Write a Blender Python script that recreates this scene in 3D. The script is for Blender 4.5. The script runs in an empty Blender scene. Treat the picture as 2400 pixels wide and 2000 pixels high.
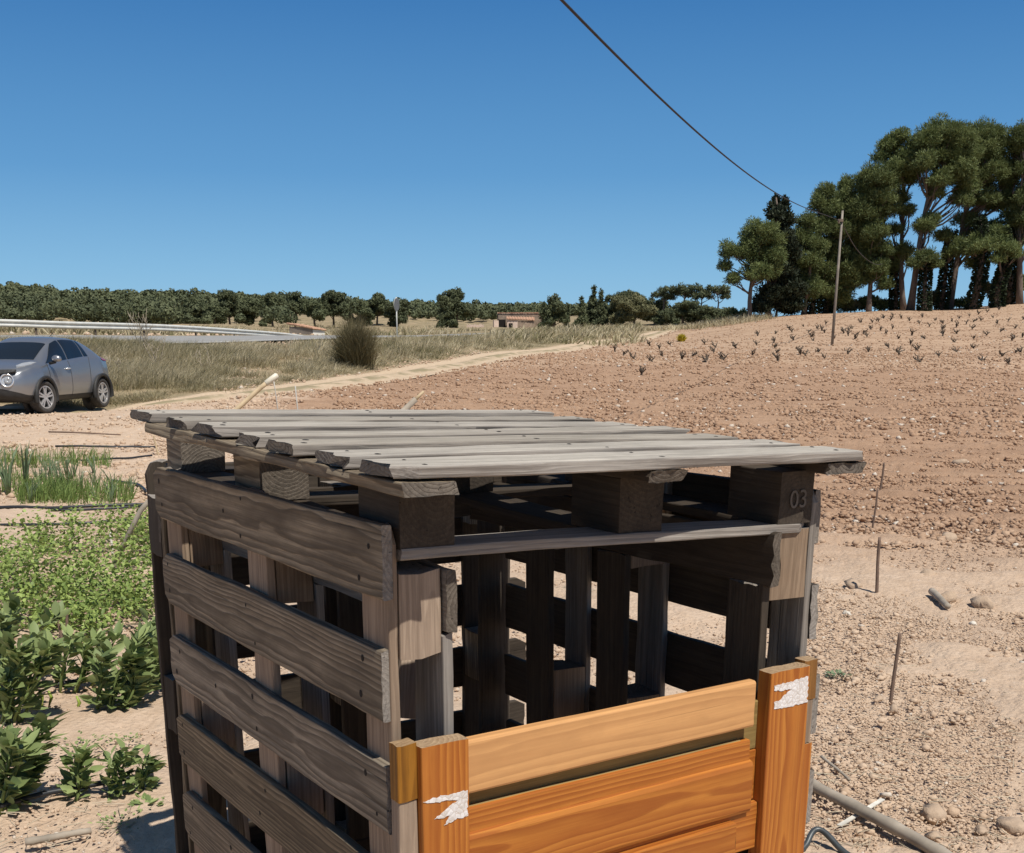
import bpy, bmesh, math, random
import numpy as np
from mathutils import Vector, Matrix
random.seed(5); rng = np.random.default_rng(11)
S = bpy.context.scene; COL = S.collection
PI = math.pi
# ------------------------------------------------------------------ camera
F = 2750.0; CX = 1200.0; CY = 1600.0; CZ = 1.47; TH = math.atan(785/2750.0)   # a 2400x2000 crop of a taller picture
cT, sT = math.cos(TH), math.sin(TH)
cam_d = bpy.data.cameras.new("camera"); cam = bpy.data.objects.new("camera", cam_d); COL.objects.link(cam)
cam.location = (0, 0, CZ); cam.rotation_euler = (PI/2 - TH, 0, 0)
cam_d.sensor_width = 36; cam_d.lens = 36*F/2400; cam_d.shift_y = 600/2400
cam_d.clip_start = .05; cam_d.clip_end = 6000
S.camera = cam
S.render.resolution_x = 1024; S.render.resolution_y = 853
# ------------------------------------------------------------------ light
SUN = Vector((.545, -.838, 1.72)).normalized()        # towards the sun
W = bpy.data.worlds.new("World"); S.world = W; W.use_nodes = True
wn = W.node_tree.nodes; wl = W.node_tree.links
bg = wn['Background']; sky = wn.new('ShaderNodeTexSky'); sky.sky_type = 'NISHITA'; sky.sun_disc = False
sky.sun_elevation = math.asin(SUN.z); sky.sun_rotation = math.atan2(SUN.x, SUN.y)
sky.air_density = 1.0; sky.dust_density = .35; sky.ozone_density = 3.5; sky.altitude = 600
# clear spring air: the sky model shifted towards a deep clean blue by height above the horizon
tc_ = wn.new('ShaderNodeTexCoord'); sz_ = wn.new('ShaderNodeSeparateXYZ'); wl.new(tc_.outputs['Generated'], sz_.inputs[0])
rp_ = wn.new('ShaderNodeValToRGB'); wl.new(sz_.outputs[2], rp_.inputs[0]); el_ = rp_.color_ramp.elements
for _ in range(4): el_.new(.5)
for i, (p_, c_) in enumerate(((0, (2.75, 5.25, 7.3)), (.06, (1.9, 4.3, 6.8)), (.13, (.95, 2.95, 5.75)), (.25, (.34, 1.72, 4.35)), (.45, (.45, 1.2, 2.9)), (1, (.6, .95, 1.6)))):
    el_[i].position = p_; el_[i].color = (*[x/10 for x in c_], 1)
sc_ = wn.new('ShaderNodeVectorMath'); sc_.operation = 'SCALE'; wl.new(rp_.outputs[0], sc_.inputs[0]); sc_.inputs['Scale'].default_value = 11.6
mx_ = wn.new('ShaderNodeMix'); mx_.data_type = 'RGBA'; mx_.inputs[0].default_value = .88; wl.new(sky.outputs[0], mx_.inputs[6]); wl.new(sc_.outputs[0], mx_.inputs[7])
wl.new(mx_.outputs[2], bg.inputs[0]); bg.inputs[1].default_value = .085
sl = bpy.data.lights.new("sun", 'SUN'); sl.energy = 4.7; sl.angle = math.radians(.53); sl.color = (1, .955, .88)
so = bpy.data.objects.new("sun", sl); COL.objects.link(so)
so.rotation_euler = (-SUN).to_track_quat('-Z', 'Y').to_euler(); so.location = (10, -15, 30)
S.view_settings.view_transform = 'Standard'; S.view_settings.look = 'None'
S.view_settings.exposure = .14; S.view_settings.gamma = 1
# ------------------------------------------------------------------ picture <-> place
O = np.array([0, 0, CZ])
def ray(x, y):
    xr = (x-CX)/F; up = -(y-CY)/F
    return np.array([xr, cT+up*sT, -sT+up*cT])
def at(x, y, Y):                      # point seen at pixel (x,y) at distance Y
    d = ray(x, y); return O + d*(Y/d[1])
def on_plane(x, y, p0, n):
    d = ray(x, y); p0 = np.array(p0); n = np.array(n); return O + d*(((p0-O)@n)/(d@n))
# ------------------------------------------------------------------ helpers
def tag(o, label=None, cat=None, group=None, kind=None):
    if label: o['label'] = label
    if cat: o['category'] = cat
    if group: o['group'] = group
    if kind: o['kind'] = kind
    return o
def thing(name, label, cat, loc=(0, 0, 0), rz=0, group=None):
    o = bpy.data.objects.new(name, None); COL.objects.link(o); o.location = loc; o.rotation_euler = (0, 0, rz)
    o.empty_display_size = .1
    return tag(o, label, cat, group)
def link(name, me, mats=None, parent=None, smooth=True):
    o = bpy.data.objects.new(name, me); COL.objects.link(o)
    if mats is not None:
        for m in (mats if isinstance(mats, (list, tuple)) else [mats]): me.materials.append(m)
    if smooth: me.polygons.foreach_set('use_smooth', np.ones(len(me.polygons), bool))
    if parent is not None: o.parent = parent
    return o
def fast(name, V, Fc, mats, parent=None, smooth=False, attrs=None, world=True):
    """one mesh object from arrays; vertices are world coordinates (moved under an unrotated parent)"""
    V = np.asarray(V, np.float32).copy(); Fc = np.asarray(Fc, np.int32)
    if parent is not None and world: V -= np.array(parent.location, np.float32)
    me = bpy.data.meshes.new(name); n, k = Fc.shape
    me.vertices.add(len(V)); me.vertices.foreach_set('co', V.ravel())
    me.loops.add(n*k); me.loops.foreach_set('vertex_index', Fc.ravel())
    me.polygons.add(n); me.polygons.foreach_set('loop_start', np.arange(n, dtype=np.int32)*k)
    me.update(calc_edges=True)
    if attrs:
        for a, v in attrs.items():
            at_ = me.attributes.new(a, 'FLOAT' if v.ndim == 1 else 'FLOAT_VECTOR', 'POINT')
            at_.data.foreach_set('value' if v.ndim == 1 else 'vector', np.asarray(v, np.float32).ravel())
    return link(name, me, mats, parent, smooth)
class MB:
    """collects polygons, then links them as ONE mesh object"""
    def __init__(s): s.v = []; s.f = []; s.g = []; s.m = []
    def add(s, V, Fs, g=None, m=0):
        o = len(s.v); s.v += [tuple(map(float, p)) for p in V]; s.f += [tuple(i+o for i in f) for f in Fs]
        s.g += [tuple(map(float, p)) for p in (g if g is not None else V)]; s.m += [m]*len(Fs)
    def box(s, c, sx, sy, sz, ax=None, m=0):
        c = np.array(c, float); A = np.eye(3) if ax is None else np.array(ax, float)
        V = [c + A[0]*sx*i/2 + A[1]*sy*j/2 + A[2]*sz*k/2 for i in (-1, 1) for j in (-1, 1) for k in (-1, 1)]
        s.add(V, [(0, 1, 3, 2), (4, 6, 7, 5), (0, 4, 5, 1), (2, 3, 7, 6), (0, 2, 6, 4), (1, 5, 7, 3)], m=m)
    def tube(s, pts, rad, n=8, m=0, cap=True):
        pts = [np.array(p, float) for p in pts]; V = []; k = len(pts)
        rad = rad if isinstance(rad, (list, tuple, np.ndarray)) else [rad]*k
        ref = np.array([0.03, .05, 1.0])
        for i, p in enumerate(pts):
            t = pts[min(i+1, k-1)] - pts[max(i-1, 0)]; t = t/(np.linalg.norm(t)+1e-9)
            if abs(t @ ref) > .97 * np.linalg.norm(ref): r0 = np.array([1.0, .02, 0])
            else: r0 = ref
            a = np.cross(t, r0); a /= np.linalg.norm(a); b = np.cross(t, a)
            for j in range(n):
                q = 2*PI*j/n; V.append(p + rad[i]*(a*math.cos(q)+b*math.sin(q)))
        Fs = [(i*n+j, i*n+(j+1) % n, (i+1)*n+(j+1) % n, (i+1)*n+j) for i in range(k-1) for j in range(n)]
        if cap: Fs += [tuple(range(n))[::-1], tuple(range((k-1)*n, k*n))]
        s.add(V, Fs, m=m)
    def build(s, name, mats, parent=None, smooth=False, world=True):
        V = np.array(s.v)
        if parent is not None and world: V = V - np.array(parent.location)
        me = bpy.data.meshes.new(name); me.from_pydata(V.tolist(), [], s.f)
        a = me.attributes.new('gc', 'FLOAT_VECTOR', 'POINT'); a.data.foreach_set('vector', np.array(s.g, np.float32).ravel())
        o = link(name, me, mats, parent, smooth)
        me.polygons.foreach_set('material_index', np.array(s.m, np.int32))
        bm = bmesh.new(); bm.from_mesh(me); bmesh.ops.recalc_face_normals(bm, faces=bm.faces); bm.to_mesh(me); bm.free()
        return o
def _h(xi, yi, sd):
    h = (xi*374761393 + yi*668265263 + sd*982451653) & 0xffffffff
    h = ((h ^ (h >> 13))*1274126177) & 0xffffffff
    return ((h ^ (h >> 16)) & 0xffffff)/float(0xffffff)
def vn(x, y, sd=0):
    x = np.asarray(x, float); y = np.asarray(y, float)
    xi = np.floor(x).astype(np.int64); yi = np.floor(y).astype(np.int64); fx = x-xi; fy = y-yi
    fx = fx*fx*(3-2*fx); fy = fy*fy*(3-2*fy)
    a = _h(xi, yi, sd)*(1-fx)+_h(xi+1, yi, sd)*fx; b = _h(xi, yi+1, sd)*(1-fx)+_h(xi+1, yi+1, sd)*fx
    return a*(1-fy)+b*fy
def fbm(x, y, sd=0, o=4, g=.5):
    t = 0; A = 1; n = 0
    for i in range(o): t = t + A*vn(x*2**i+7.3*i, y*2**i-3.1*i, sd+i); n += A; A *= g
    return t/n
def sst(a, b, x):
    t = np.clip((x-a)/(b-a), 0, 1); return t*t*(3-2*t)
# ------------------------------------------------------------------ materials
class NT:
    def __init__(s, name):
        s.mat = bpy.data.materials.new(name); s.mat.use_nodes = True
        s.n = s.mat.node_tree.nodes; s.l = s.mat.node_tree.links; s.b = s.n['Principled BSDF']
        s.b.inputs['Specular IOR Level'].default_value = .25
    def set(s, node, i, v):
        if v is None: return
        if isinstance(v, bpy.types.NodeSocket): s.l.new(v, node.inputs[i])
        else: node.inputs[i].default_value = v
    def attr(s, name, out='Vector'):
        a = s.n.new('ShaderNodeAttribute'); a.attribute_name = name; return a.outputs[out]
    def obj(s):
        return s.n.new('ShaderNodeTexCoord').outputs['Object']
    def geo(s, o='Position'): return s.n.new('ShaderNodeNewGeometry').outputs[o]
    def info(s, o='Random'): return s.n.new('ShaderNodeObjectInfo').outputs[o]
    def map(s, v, sc=(1, 1, 1), loc=(0, 0, 0)):
        m = s.n.new('ShaderNodeMapping'); s.set(m, 0, v); m.inputs[1].default_value = loc; m.inputs[3].default_value = sc; return m.outputs[0]
    def noise(s, v, sc=5, det=4, ro=.55, dist=0, out='Fac'):
        m = s.n.new('ShaderNodeTexNoise'); s.set(m, 'Vector', v); m.inputs['Scale'].default_value = sc
        m.inputs['Detail'].default_value = det; m.inputs['Roughness'].default_value = ro; m.inputs['Distortion'].default_value = dist
        return m.outputs[out]
    def vor(s, v, sc=5, feat='F1', out='Distance', rnd=1):
        m = s.n.new('ShaderNodeTexVoronoi'); m.feature = feat; s.set(m, 'Vector', v); m.inputs['Scale'].default_value = sc
        m.inputs['Randomness'].default_value = rnd; return m.outputs[out]
    def math(s, op, a, b=None, clamp=False):
        m = s.n.new('ShaderNodeMath'); m.operation = op; m.use_clamp = clamp; s.set(m, 0, a); s.set(m, 1, b); return m.outputs[0]
    def vmath(s, op, a, b=None):
        m = s.n.new('ShaderNodeVectorMath'); m.operation = op; s.set(m, 0, a)
        if op == 'SCALE': s.set(m, 'Scale', b)
        else: s.set(m, 1, b)
        return m.outputs[0]
    def ramp(s, f, stops):
        m = s.n.new('ShaderNodeValToRGB'); s.set(m, 0, f); e = m.color_ramp.elements
        while len(e) < len(stops): e.new(.5)
        for i, (p, c) in enumerate(stops):
            e[i].position = p; e[i].color = (c, c, c, 1) if isinstance(c, (int, float)) else (*c, 1)
        return m.outputs[0]
    def mix(s, f, a, b, mode='MIX'):
        m = s.n.new('ShaderNodeMix'); m.data_type = 'RGBA'; m.blend_type = mode; s.set(m, 0, f)
        for i, v in ((6, a), (7, b)):
            if isinstance(v, bpy.types.NodeSocket): s.l.new(v, m.inputs[i])
            else: m.inputs[i].default_value = (*v, 1) if len(v) == 3 else v
        return m.outputs[2]
    def bump(s, h, st=.5, d=.01, nrm=None):
        m = s.n.new('ShaderNodeBump'); m.inputs['Strength'].default_value = st; m.inputs['Distance'].default_value = d
        s.set(m, 'Height', h); s.set(m, 'Normal', nrm); s.l.new(m.outputs[0], s.b.inputs['Normal']); return m.outputs[0]
    def base(s, c): s.set(s.b, 'Base Color', (*c, 1) if isinstance(c, tuple) and len(c) == 3 else c); return s
    def rough(s, r): s.set(s.b, 'Roughness', r); return s

def wood(name, light, mid, dark, stain=.5, ring=45, rc=.5, crack=.5, rough=.85, coat=0, bump=.5, fibre=1.0, warp=.03, var=(.3, .25), wx=2.6):
    t = NT(name); g = t.attr('gc'); oi = t.info()
    w1 = t.noise(t.map(g, (wx, 9, 9)), 1, 3, .5, 0, 'Color')
    v = t.vmath('ADD', g, t.vmath('MULTIPLY', t.vmath('SUBTRACT', w1, (.5, .5, .5)), (0, warp, warp)))
    wv = t.n.new('ShaderNodeTexWave'); wv.wave_type = 'RINGS'; wv.rings_direction = 'X'; wv.wave_profile = 'SAW'
    t.set(wv, 'Vector', t.map(v, (.02, 1, 1))); wv.inputs['Scale'].default_value = ring; wv.inputs['Distortion'].default_value = .8
    wv.inputs['Detail'].default_value = 2; wv.inputs['Detail Scale'].default_value = .35
    rings = wv.outputs['Fac']
    late = t.ramp(rings, [(.15, 0.), (.85, 1.), (.95, .8), (1., 0.)])
    fib = t.noise(t.map(g, (9, 420, 420)), 1, 3, .6)
    fib2 = t.noise(t.map(g, (3.2, 130, 130)), 1, 5, .65)
    fib3 = t.noise(t.map(g, (1.2, 38, 38)), 1, 4, .6)
    big = t.noise(t.map(g, (3, 8, 8)), 1, 5, .62); spots = t.noise(t.map(g, (26, 60, 60)), 1, 4, .6)
    c = t.mix(t.ramp(fib3, [(.3, 0.), (.7, 1.)]), mid, light)
    c = t.mix(t.math('MULTIPLY', late, rc), c, dark)
    c = t.mix(t.math('MULTIPLY', t.ramp(fib2, [(.36, 1.), (.56, 0.)]), .5*fibre), c, dark)
    c = t.mix(t.math('MULTIPLY', t.ramp(fib, [(.3, 1.), (.6, 0.)]), .35*fibre), c, dark)
    c = t.mix(t.math('MULTIPLY', t.ramp(big, [(.42, 0.), (.85, 1.)]), stain), c, tuple(x*.4 for x in dark))
    c = t.mix(t.math('MULTIPLY', t.ramp(spots, [(.5, 0.), (.8, 1.)]), stain*.5), c, tuple(x*.5 for x in dark))
    ck = t.ramp(t.noise(t.map(g, (2.0, 85, 85), (3, 1, 2)), 1, 2, .5), [(.27, 1.), (.31, 0.)])
    c = t.mix(t.math('MULTIPLY', ck, crack), c, tuple(x*.18 for x in dark))
    hv = t.n.new('ShaderNodeHueSaturation'); t.set(hv, 'Color', c)
    t.set(hv, 'Value', t.math('ADD', t.math('MULTIPLY', oi, var[0]), 1-var[0]/2)); t.set(hv, 'Saturation', t.math('ADD', t.math('MULTIPLY', oi, -var[1]), 1+var[1]/2))
    t.base(hv.outputs[0]); t.rough(rough)
    h = t.math('ADD', t.math('MULTIPLY', late, .45*rc), t.math('ADD', t.math('MULTIPLY', fib2, .7*fibre), t.math('MULTIPLY', ck, -.9*crack)))
    t.bump(h, bump, .003)
    if coat: t.b.inputs['Coat Weight'].default_value = coat; t.b.inputs['Coat Roughness'].default_value = .3
    return t.mat
def plain(name, c, rough=.6, metal=0, var=.25, sc=12, spec=.3, bump=0):
    t = NT(name); n = t.noise(t.obj(), sc, 4)
    t.base(t.mix(t.ramp(n, [(.3, 0.), (.7, 1.)]), tuple(x*(1-var) for x in c), tuple(min(1, x*(1+var)) for x in c)))
    t.rough(rough); t.b.inputs['Metallic'].default_value = metal; t.b.inputs['Specular IOR Level'].default_value = spec
    if bump: t.bump(n, bump, .02)
    return t.mat
def foliage(name, a, b, rough=.6, trans=0.0, spec=.25):
    t = NT(name); f = t.attr('v', 'Fac'); oi = t.info()
    c = t.mix(f, a, b)
    hv = t.n.new('ShaderNodeHueSaturation'); t.set(hv, 'Color', c); t.set(hv, 'Value', t.math('ADD', t.math('MULTIPLY', oi, .3), .85))
    t.base(hv.outputs[0]); t.rough(rough); t.b.inputs['Specular IOR Level'].default_value = spec
    if trans:
        tr = t.n.new('ShaderNodeBsdfTranslucent'); t.l.new(hv.outputs[0], tr.inputs[0])
        mx = t.n.new('ShaderNodeMixShader'); mx.inputs[0].default_value = trans
        t.l.new(t.b.outputs[0], mx.inputs[1]); t.l.new(tr.outputs[0], mx.inputs[2])
        t.l.new(mx.outputs[0], t.n['Material Output'].inputs[0])
    return t.mat
M = {}
M['grey_wood'] = wood('sun bleached grey wood', (.54, .485, .405), (.43, .385, .315), (.17, .145, .115), stain=.5, ring=30, rc=.2, crack=.9, bump=.7)
M['brown_wood'] = wood('weathered brown wood', (.41, .33, .228), (.325, .258, .176), (.105, .08, .055), stain=.65, ring=36, rc=.85, warp=.036, fibre=1.25, crack=.5)
M['post_wood'] = wood('paler pallet wood', (.42, .315, .225), (.33, .245, .175), (.16, .11, .075), stain=.35, ring=42, rc=.35, crack=.35)
M['shade_wood'] = wood('pallet wood darkened for shade', (.085, .066, .048), (.062, .048, .035), (.028, .021, .016), stain=.6, ring=36, rc=.3, crack=.6)  # tone lowered to stand for the deep shade inside the bin
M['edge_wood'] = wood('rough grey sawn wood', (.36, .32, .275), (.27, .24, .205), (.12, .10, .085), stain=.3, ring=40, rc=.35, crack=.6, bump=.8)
M['orange_wood'] = wood('orange varnished pine', (.52, .205, .038), (.455, .16, .027), (.27, .07, .012), stain=.22, ring=40, rc=.75, crack=.10, rough=.5, coat=.06, bump=.25, fibre=.6, warp=.032, var=(.14, .0), wx=1.5)
M['yellow_wood'] = wood('faded yellow pine', (.58, .275, .06), (.52, .235, .048), (.36, .15, .028), stain=.25, ring=24, rc=.5, crack=.25, wx=1.5, rough=.6, coat=.03, bump=.15, fibre=.45, warp=.05)
M['olive_wood'] = wood('bare olive pine edge', (.36, .26, .105), (.30, .21, .085), (.18, .115, .045), stain=.35, ring=40, rc=.2, crack=.3, rough=.8, bump=.3)
M['end_wood'] = wood('raw end grain', (.46, .33, .20), (.38, .265, .16), (.2, .125, .07), stain=.2, ring=40, rc=.5, crack=.2, bump=.5)
M['strip_wood'] = wood('dirty varnished strip', (.40, .195, .055), (.33, .155, .042), (.14, .06, .018), stain=.45, ring=30, rc=.5, crack=.5, rough=.6)
M['end_dark'] = wood('dark end grain', (.22, .185, .15), (.16, .135, .108), (.07, .056, .044), stain=.4, ring=45, rc=.5, crack=.6, bump=.9)  # darker tone for board and block ends
M['nail'] = plain('rusty nail hole', (.014, .010, .008), .8)
# ------------------------------------------------------------------ terrain
CPX = [(2400,1143,12.8),(2286,846,50),(2286,809,70),(2286,731,105),(2400,712,112),(1943,809,70),(1714,755,108),(1850,740,110),(2100,728,110),
 (1531,790,95),(1400,843,48),(1700,845,48),(1600,800,85),(343,954,26),(640,926,30),(857,897,36),(1086,851,50),(1291,821,68),(60,962,26.5),(243,961,28.5),
 (229,800,44.5),(0,801,43),(-300,801,41),(0,788,51),(400,791,58),(731,791,66),(731,788,78),(931,789,78),(1030,789,95),(286,931,31),(514,903,34),(640,885,38),(857,868,43),
 (400,815,46),(640,808,52),(800,810,55),(960,805,62),(1257,778,95),(1029,790,88),(1150,795,80),(1211,775,250),(1060,770,240),(900,772,200),
 (714,790,150),(571,765,235),(0,743,250),(300,755,250),(-400,735,250),(0,778,90),(300,784,95),(600,778,130),(1400,765,220),(1600,757,220),
 (0,708,560),(460,722,560),(1030,742,640),(1270,744,640),(-500,690,560),(0,688,650),(460,702,650),(1030,729,740),(1270,728,740),(1500,740,700),
 (1700,765,140),(2200,735,150),(2500,720,160),(2000,770,400),(2400,770,400),(2600,900,40),(2700,760,90),(150,1010,20),(-300,960,26),(-800,850,40)]
cp = [tuple(at(*c)) for c in CPX]
cp += [(x, y, 0.0) for x, y in ((0,1.5),(0,3),(0,5),(-2,4),(-2,7),(2,4),(2,7),(3,10),(-4,9),(-5,13),(0,10),(0,14),(5,14),(-1,18),(4,20),(-5,19),(0,22),(8,20),(-4,2),(4,2),(0,-5),(-8,-8),(8,-8),(0,-30),(-30,-30),(30,-30),(-20,5),(20,5))]
cp += [(0,26,.1),(5,32,.25),(12,30,.3),(-60,20,.8),(60,30,2),(-200,-200,2),(200,-200,2),(-700,100,20),(700,100,6),(0,-900,2),(-1500,1500,30),(0,2300,20),(1500,1500,10),(0,1200,14),(-400,1100,24),(500,1000,10)]
cp = np.array(cp)
def _u(x, y):
    r = np.hypot(x, y)+1e-9; k = np.log1p(r/6)/r
    return np.stack([x*k, y*k], -1)
_cu = _u(cp[:, 0], cp[:, 1]); _m = cp[:, 2].mean()
_n = len(cp)
def _K(a, b): return -np.sqrt(((a[:, None]-b[None])**2).sum(-1)+.0009)
_A = np.zeros((_n+1, _n+1)); _A[:_n, :_n] = _K(_cu, _cu)-np.eye(_n)*.004; _A[:_n, _n] = 1; _A[_n, :_n] = 1
_w = np.linalg.solve(_A, np.append(cp[:, 2], 0))
def H(x, y):
    x = np.asarray(x, float); y = np.asarray(y, float); sh = x.shape; u = _u(x.ravel(), y.ravel()); out = np.empty(len(u))
    for i in range(0, len(u), 20000): out[i:i+20000] = _K(u[i:i+20000], _cu) @ _w[:_n] + _w[_n]
    return out.reshape(sh)
def gx(px, Y):                         # point of the ground on the vertical line of pixel column px at distance Y
    xr = (px-CX)/F; z = 0.0
    for _ in range(4):
        X = xr*(Y*cT-(z-CZ)*sT); z = float(H(X, Y))
    return np.array([X, Y, z])
def hit(px, py, lo=2.0, hi=400.0):
    d = ray(px, py)
    Ys = np.geomspace(lo, hi, 1500); P = O + d[None]*(Ys/d[1])[:, None]; g = P[:, 2]-H(P[:, 0], P[:, 1])
    i = int(np.argmax(g < 0)) if (g < 0).any() else len(Ys)-1
    return np.array([P[i, 0], P[i, 1], H(P[i, 0], P[i, 1])])
def polyd(x, y, pl):                   # distance to a polyline and side (+ = right of its direction)
    x = np.asarray(x); y = np.asarray(y); best = np.full(x.shape, 1e9); side = np.zeros(x.shape)
    for (ax, ay), (bx, by) in zip(pl[:-1], pl[1:]):
        dx, dy = bx-ax, by-ay; L2 = dx*dx+dy*dy
        t = np.clip(((x-ax)*dx+(y-ay)*dy)/L2, 0, 1); d = np.hypot(x-ax-t*dx, y-ay-t*dy)
        s = np.sign((x-ax)*(-dy)+(y-ay)*dx)*-1
        m = d < best; best = np.where(m, d, best); side = np.where(m, s, side)
    return best, side
def resample(pl, step):
    pl = np.array(pl, float)
    for _ in range(3):                 # corner cutting
        q = [pl[0]]
        for a, b in zip(pl[:-1], pl[1:]): q += [a*.75+b*.25, a*.25+b*.75]
        pl = np.array(q+[pl[-1]])
    s = np.append(0, np.cumsum(np.linalg.norm(np.diff(pl, axis=0), axis=1)))
    t = np.arange(0, s[-1], step); return np.stack([np.interp(t, s, pl[:, i]) for i in range(pl.shape[1])], 1)
TRK = [tuple(gx(p, Y)[:2]) for p, Y in ((-1300,20),(-400,24.2),(40,26.5),(343,28.2),(620,31.5),(840,37.5),(1086,50),(1291,68),(1500,93),(1620,125))]
TRK = resample(TRK, 1.5)
RD = [tuple(gx(p, Y)[:2]) for p, Y in ((-2600,34),(-600,43),(0,47),(229,49),(500,57),(731,69),(1000,92),(1180,125),(1300,170))]
RD = resample(RD, 3)
RW, TW = 3.6, 1.2                      # half widths of the road and of the track
# ---- the ground sheet: rings around the garden, dense where it is close
th = np.concatenate([np.linspace(-34, 34, 760), np.linspace(34, 326, 90)[1:-1]])*PI/180
rr = np.concatenate([[.001], .8*np.exp(np.arange(0, 940)*.00855)])
T_, R_ = np.meshgrid(th, rr, indexing='xy'); X_ = R_*np.sin(T_); Y_ = R_*np.cos(T_)
Z_ = H(X_, Y_)
dT, sdT = polyd(X_, Y_, TRK); dR, _ = polyd(X_, Y_, RD)
trk = 1-sst(TW*.85, TW*1.25, dT); rd = 1-sst(RW, RW+1.2, dR)
right = sst(-.3, .3, np.where(sdT > 0, dT, -dT)-TW*.9)
fld = right*sst(7.5, 12, Y_+.25*X_)*sst(-1.2, 1.2, X_+2.6+.16*np.clip(Y_-12, 0, 20)+(fbm(X_*.4, Y_*.4, 3)-.5)*4)
vine = right*sst(43, 48, Y_+(fbm(X_*.2, Y_*.2, 4)-.5)*4)
vrg = (1-right)*sst(17, 24, Y_)*(1-trk)
rough_ = np.clip(1-trk, 0, 1)*np.clip(1-rd, 0, 1)
far = 1/(1+(R_/60)**2)
dz = (fbm(X_*1.3, Y_*1.3, 21, 3)-.5)*.09 + (fbm(X_*4, Y_*4, 22, 3)-.5)*(.035+.05*fld) + np.abs(fbm(X_*11, Y_*11, 23, 3)-.5)*(-.022-.045*fld) + (fbm(X_*34, Y_*34, 24, 2)-.5)*.012
furrow = np.sin((Y_*.96+X_*.28)*2*PI/.75+(fbm(X_*.3, Y_*.3, 9)-.5)*6)*(.030*fld*(1-vine)+.022*vine)
big = (fbm(X_*.045, Y_*.045, 41, 4)-.5)*sst(60, 300, R_)*3.0*(1-right)
Z_ = Z_ + (dz+furrow)*rough_*far*sst(.5, 2, R_) + big - .07*trk - .10*rd
n0, n1 = X_.shape
idx = np.arange(n0*n1).reshape(n0, n1); nx = np.roll(idx, -1, axis=1)
Q = np.stack([idx[:-1], nx[:-1], nx[1:], idx[1:]], -1).reshape(-1, 4)
V = np.stack([X_, Y_, Z_], -1).reshape(-1, 3)
t = NT('stony earth'); P = t.geo(); a_f, a_v, a_g = t.attr('fld', 'Fac'), t.attr('vine', 'Fac'), t.attr('vrg', 'Fac')
n1_ = t.noise(P, .5, 6, .6); n2_ = t.noise(P, 9, 6, .65); n3_ = t.noise(P, 60, 4, .6); v1 = t.vor(P, 38); v2 = t.vor(P, 11)
sand = t.mix(t.ramp(n2_, [(.3, 0.), (.7, 1.)]), (.50, .365, .255), (.62, .475, .35))
red = t.mix(t.ramp(n2_, [(.3, 0.), (.7, 1.)]), (.335, .208, .13), (.43, .284, .188))
vin = t.mix(t.ramp(n2_, [(.3, 0.), (.7, 1.)]), (.42, .285, .185), (.52, .37, .255))
grs = t.mix(t.ramp(n1_, [(.35, 0.), (.65, 1.)]), (.20, .165, .095), (.36, .285, .175))
c = t.mix(a_f, sand, red); c = t.mix(a_v, c, vin); c = t.mix(a_g, c, grs)
fw = t.noise(t.map(t.vmath('ADD', P, t.vmath('SCALE', t.noise(P, .2, 2, .5, 0, 'Color'), 1.5)), (.05, .9, 1)), 1, 4, .6); c = t.mix(t.math('MULTIPLY', t.ramp(fw, [(.42, 0.), (.62, 1.)]), t.math('MULTIPLY', a_f, .5)), c, (.27, .165, .105))
c = t.mix(t.math('MULTIPLY', t.ramp(n1_, [(.4, 0.), (.7, 1.)]), .3), c, (.33, .22, .145))
c = t.mix(t.ramp(v1, [(.02, .35), (.2, 0.)]), c, (.56, .45, .34))
c = t.mix(t.math('MULTIPLY', t.ramp(n3_, [(.55, 0.), (.75, 1.)]), .25), c, (.27, .18, .12))
t.base(c); t.rough(.95); t.b.inputs['Specular IOR Level'].default_value = .08
n4_ = t.noise(P, 26, 8, .7); hh = t.math('ADD', t.math('MULTIPLY', n2_, .55), t.math('ADD', t.math('MULTIPLY', v1, -.45), t.math('ADD', t.math('MULTIPLY', n3_, .35), t.math('MULTIPLY', n4_, .9))))
t.bump(hh, .65, .03); M['soil'] = t.mat
ground = fast('ground', V, Q, M['soil'], smooth=True, attrs=dict(fld=fld.ravel(), vine=vine.ravel(), vrg=vrg.ravel()))
tag(ground, 'pale stony farm ground with ploughed reddish field and grassy banks', 'ground', kind='structure')
del T_, R_, V, Q
# ---- dirt track and road: strips that follow the ground
def strip(name, pl, half, nu, lift, mats, fn=None, smooth=True):
    pl = np.array(pl); tn = np.gradient(pl, axis=0); tn /= np.linalg.norm(tn, axis=1)[:, None]; nr = np.stack([tn[:, 1], -tn[:, 0]], 1)
    us = np.linspace(-1, 1, nu); X = pl[:, 0, None]+nr[:, 0, None]*us*half; Y = pl[:, 1, None]+nr[:, 1, None]*us*half
    Z = fn(X, Y, us) if fn else H(X, Y)+lift
    id_ = np.arange(X.size).reshape(X.shape); q = np.stack([id_[:-1, :-1], id_[:-1, 1:], id_[1:, 1:], id_[1:, :-1]], -1).reshape(-1, 4)
    return fast(name, np.stack([X, Y, Z], -1).reshape(-1, 3), q, mats, smooth=smooth, attrs=dict(u=np.tile(us, len(pl))))
def trkz(X, Y, us):
    e = np.abs(us)
    return H(X, Y)+(fbm(X*1.5, Y*1.5, 51, 3)-.5)*.06 - .05*np.exp(-((e-.5)/.2)**2) + .03*np.exp(-(us/.2)**2) - .03*sst(.85, 1, e) + (fbm(X*.5, Y*.5, 52)-.5)*.05
t = NT('pale track earth'); P = t.geo(); u = t.attr('u', 'Fac'); n = t.noise(P, 1.2, 6, .65)
c = t.mix(t.ramp(t.noise(P, 14, 5), [(.3, 0.), (.7, 1.)]), (.45, .335, .22), (.56, .435, .305))
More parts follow.
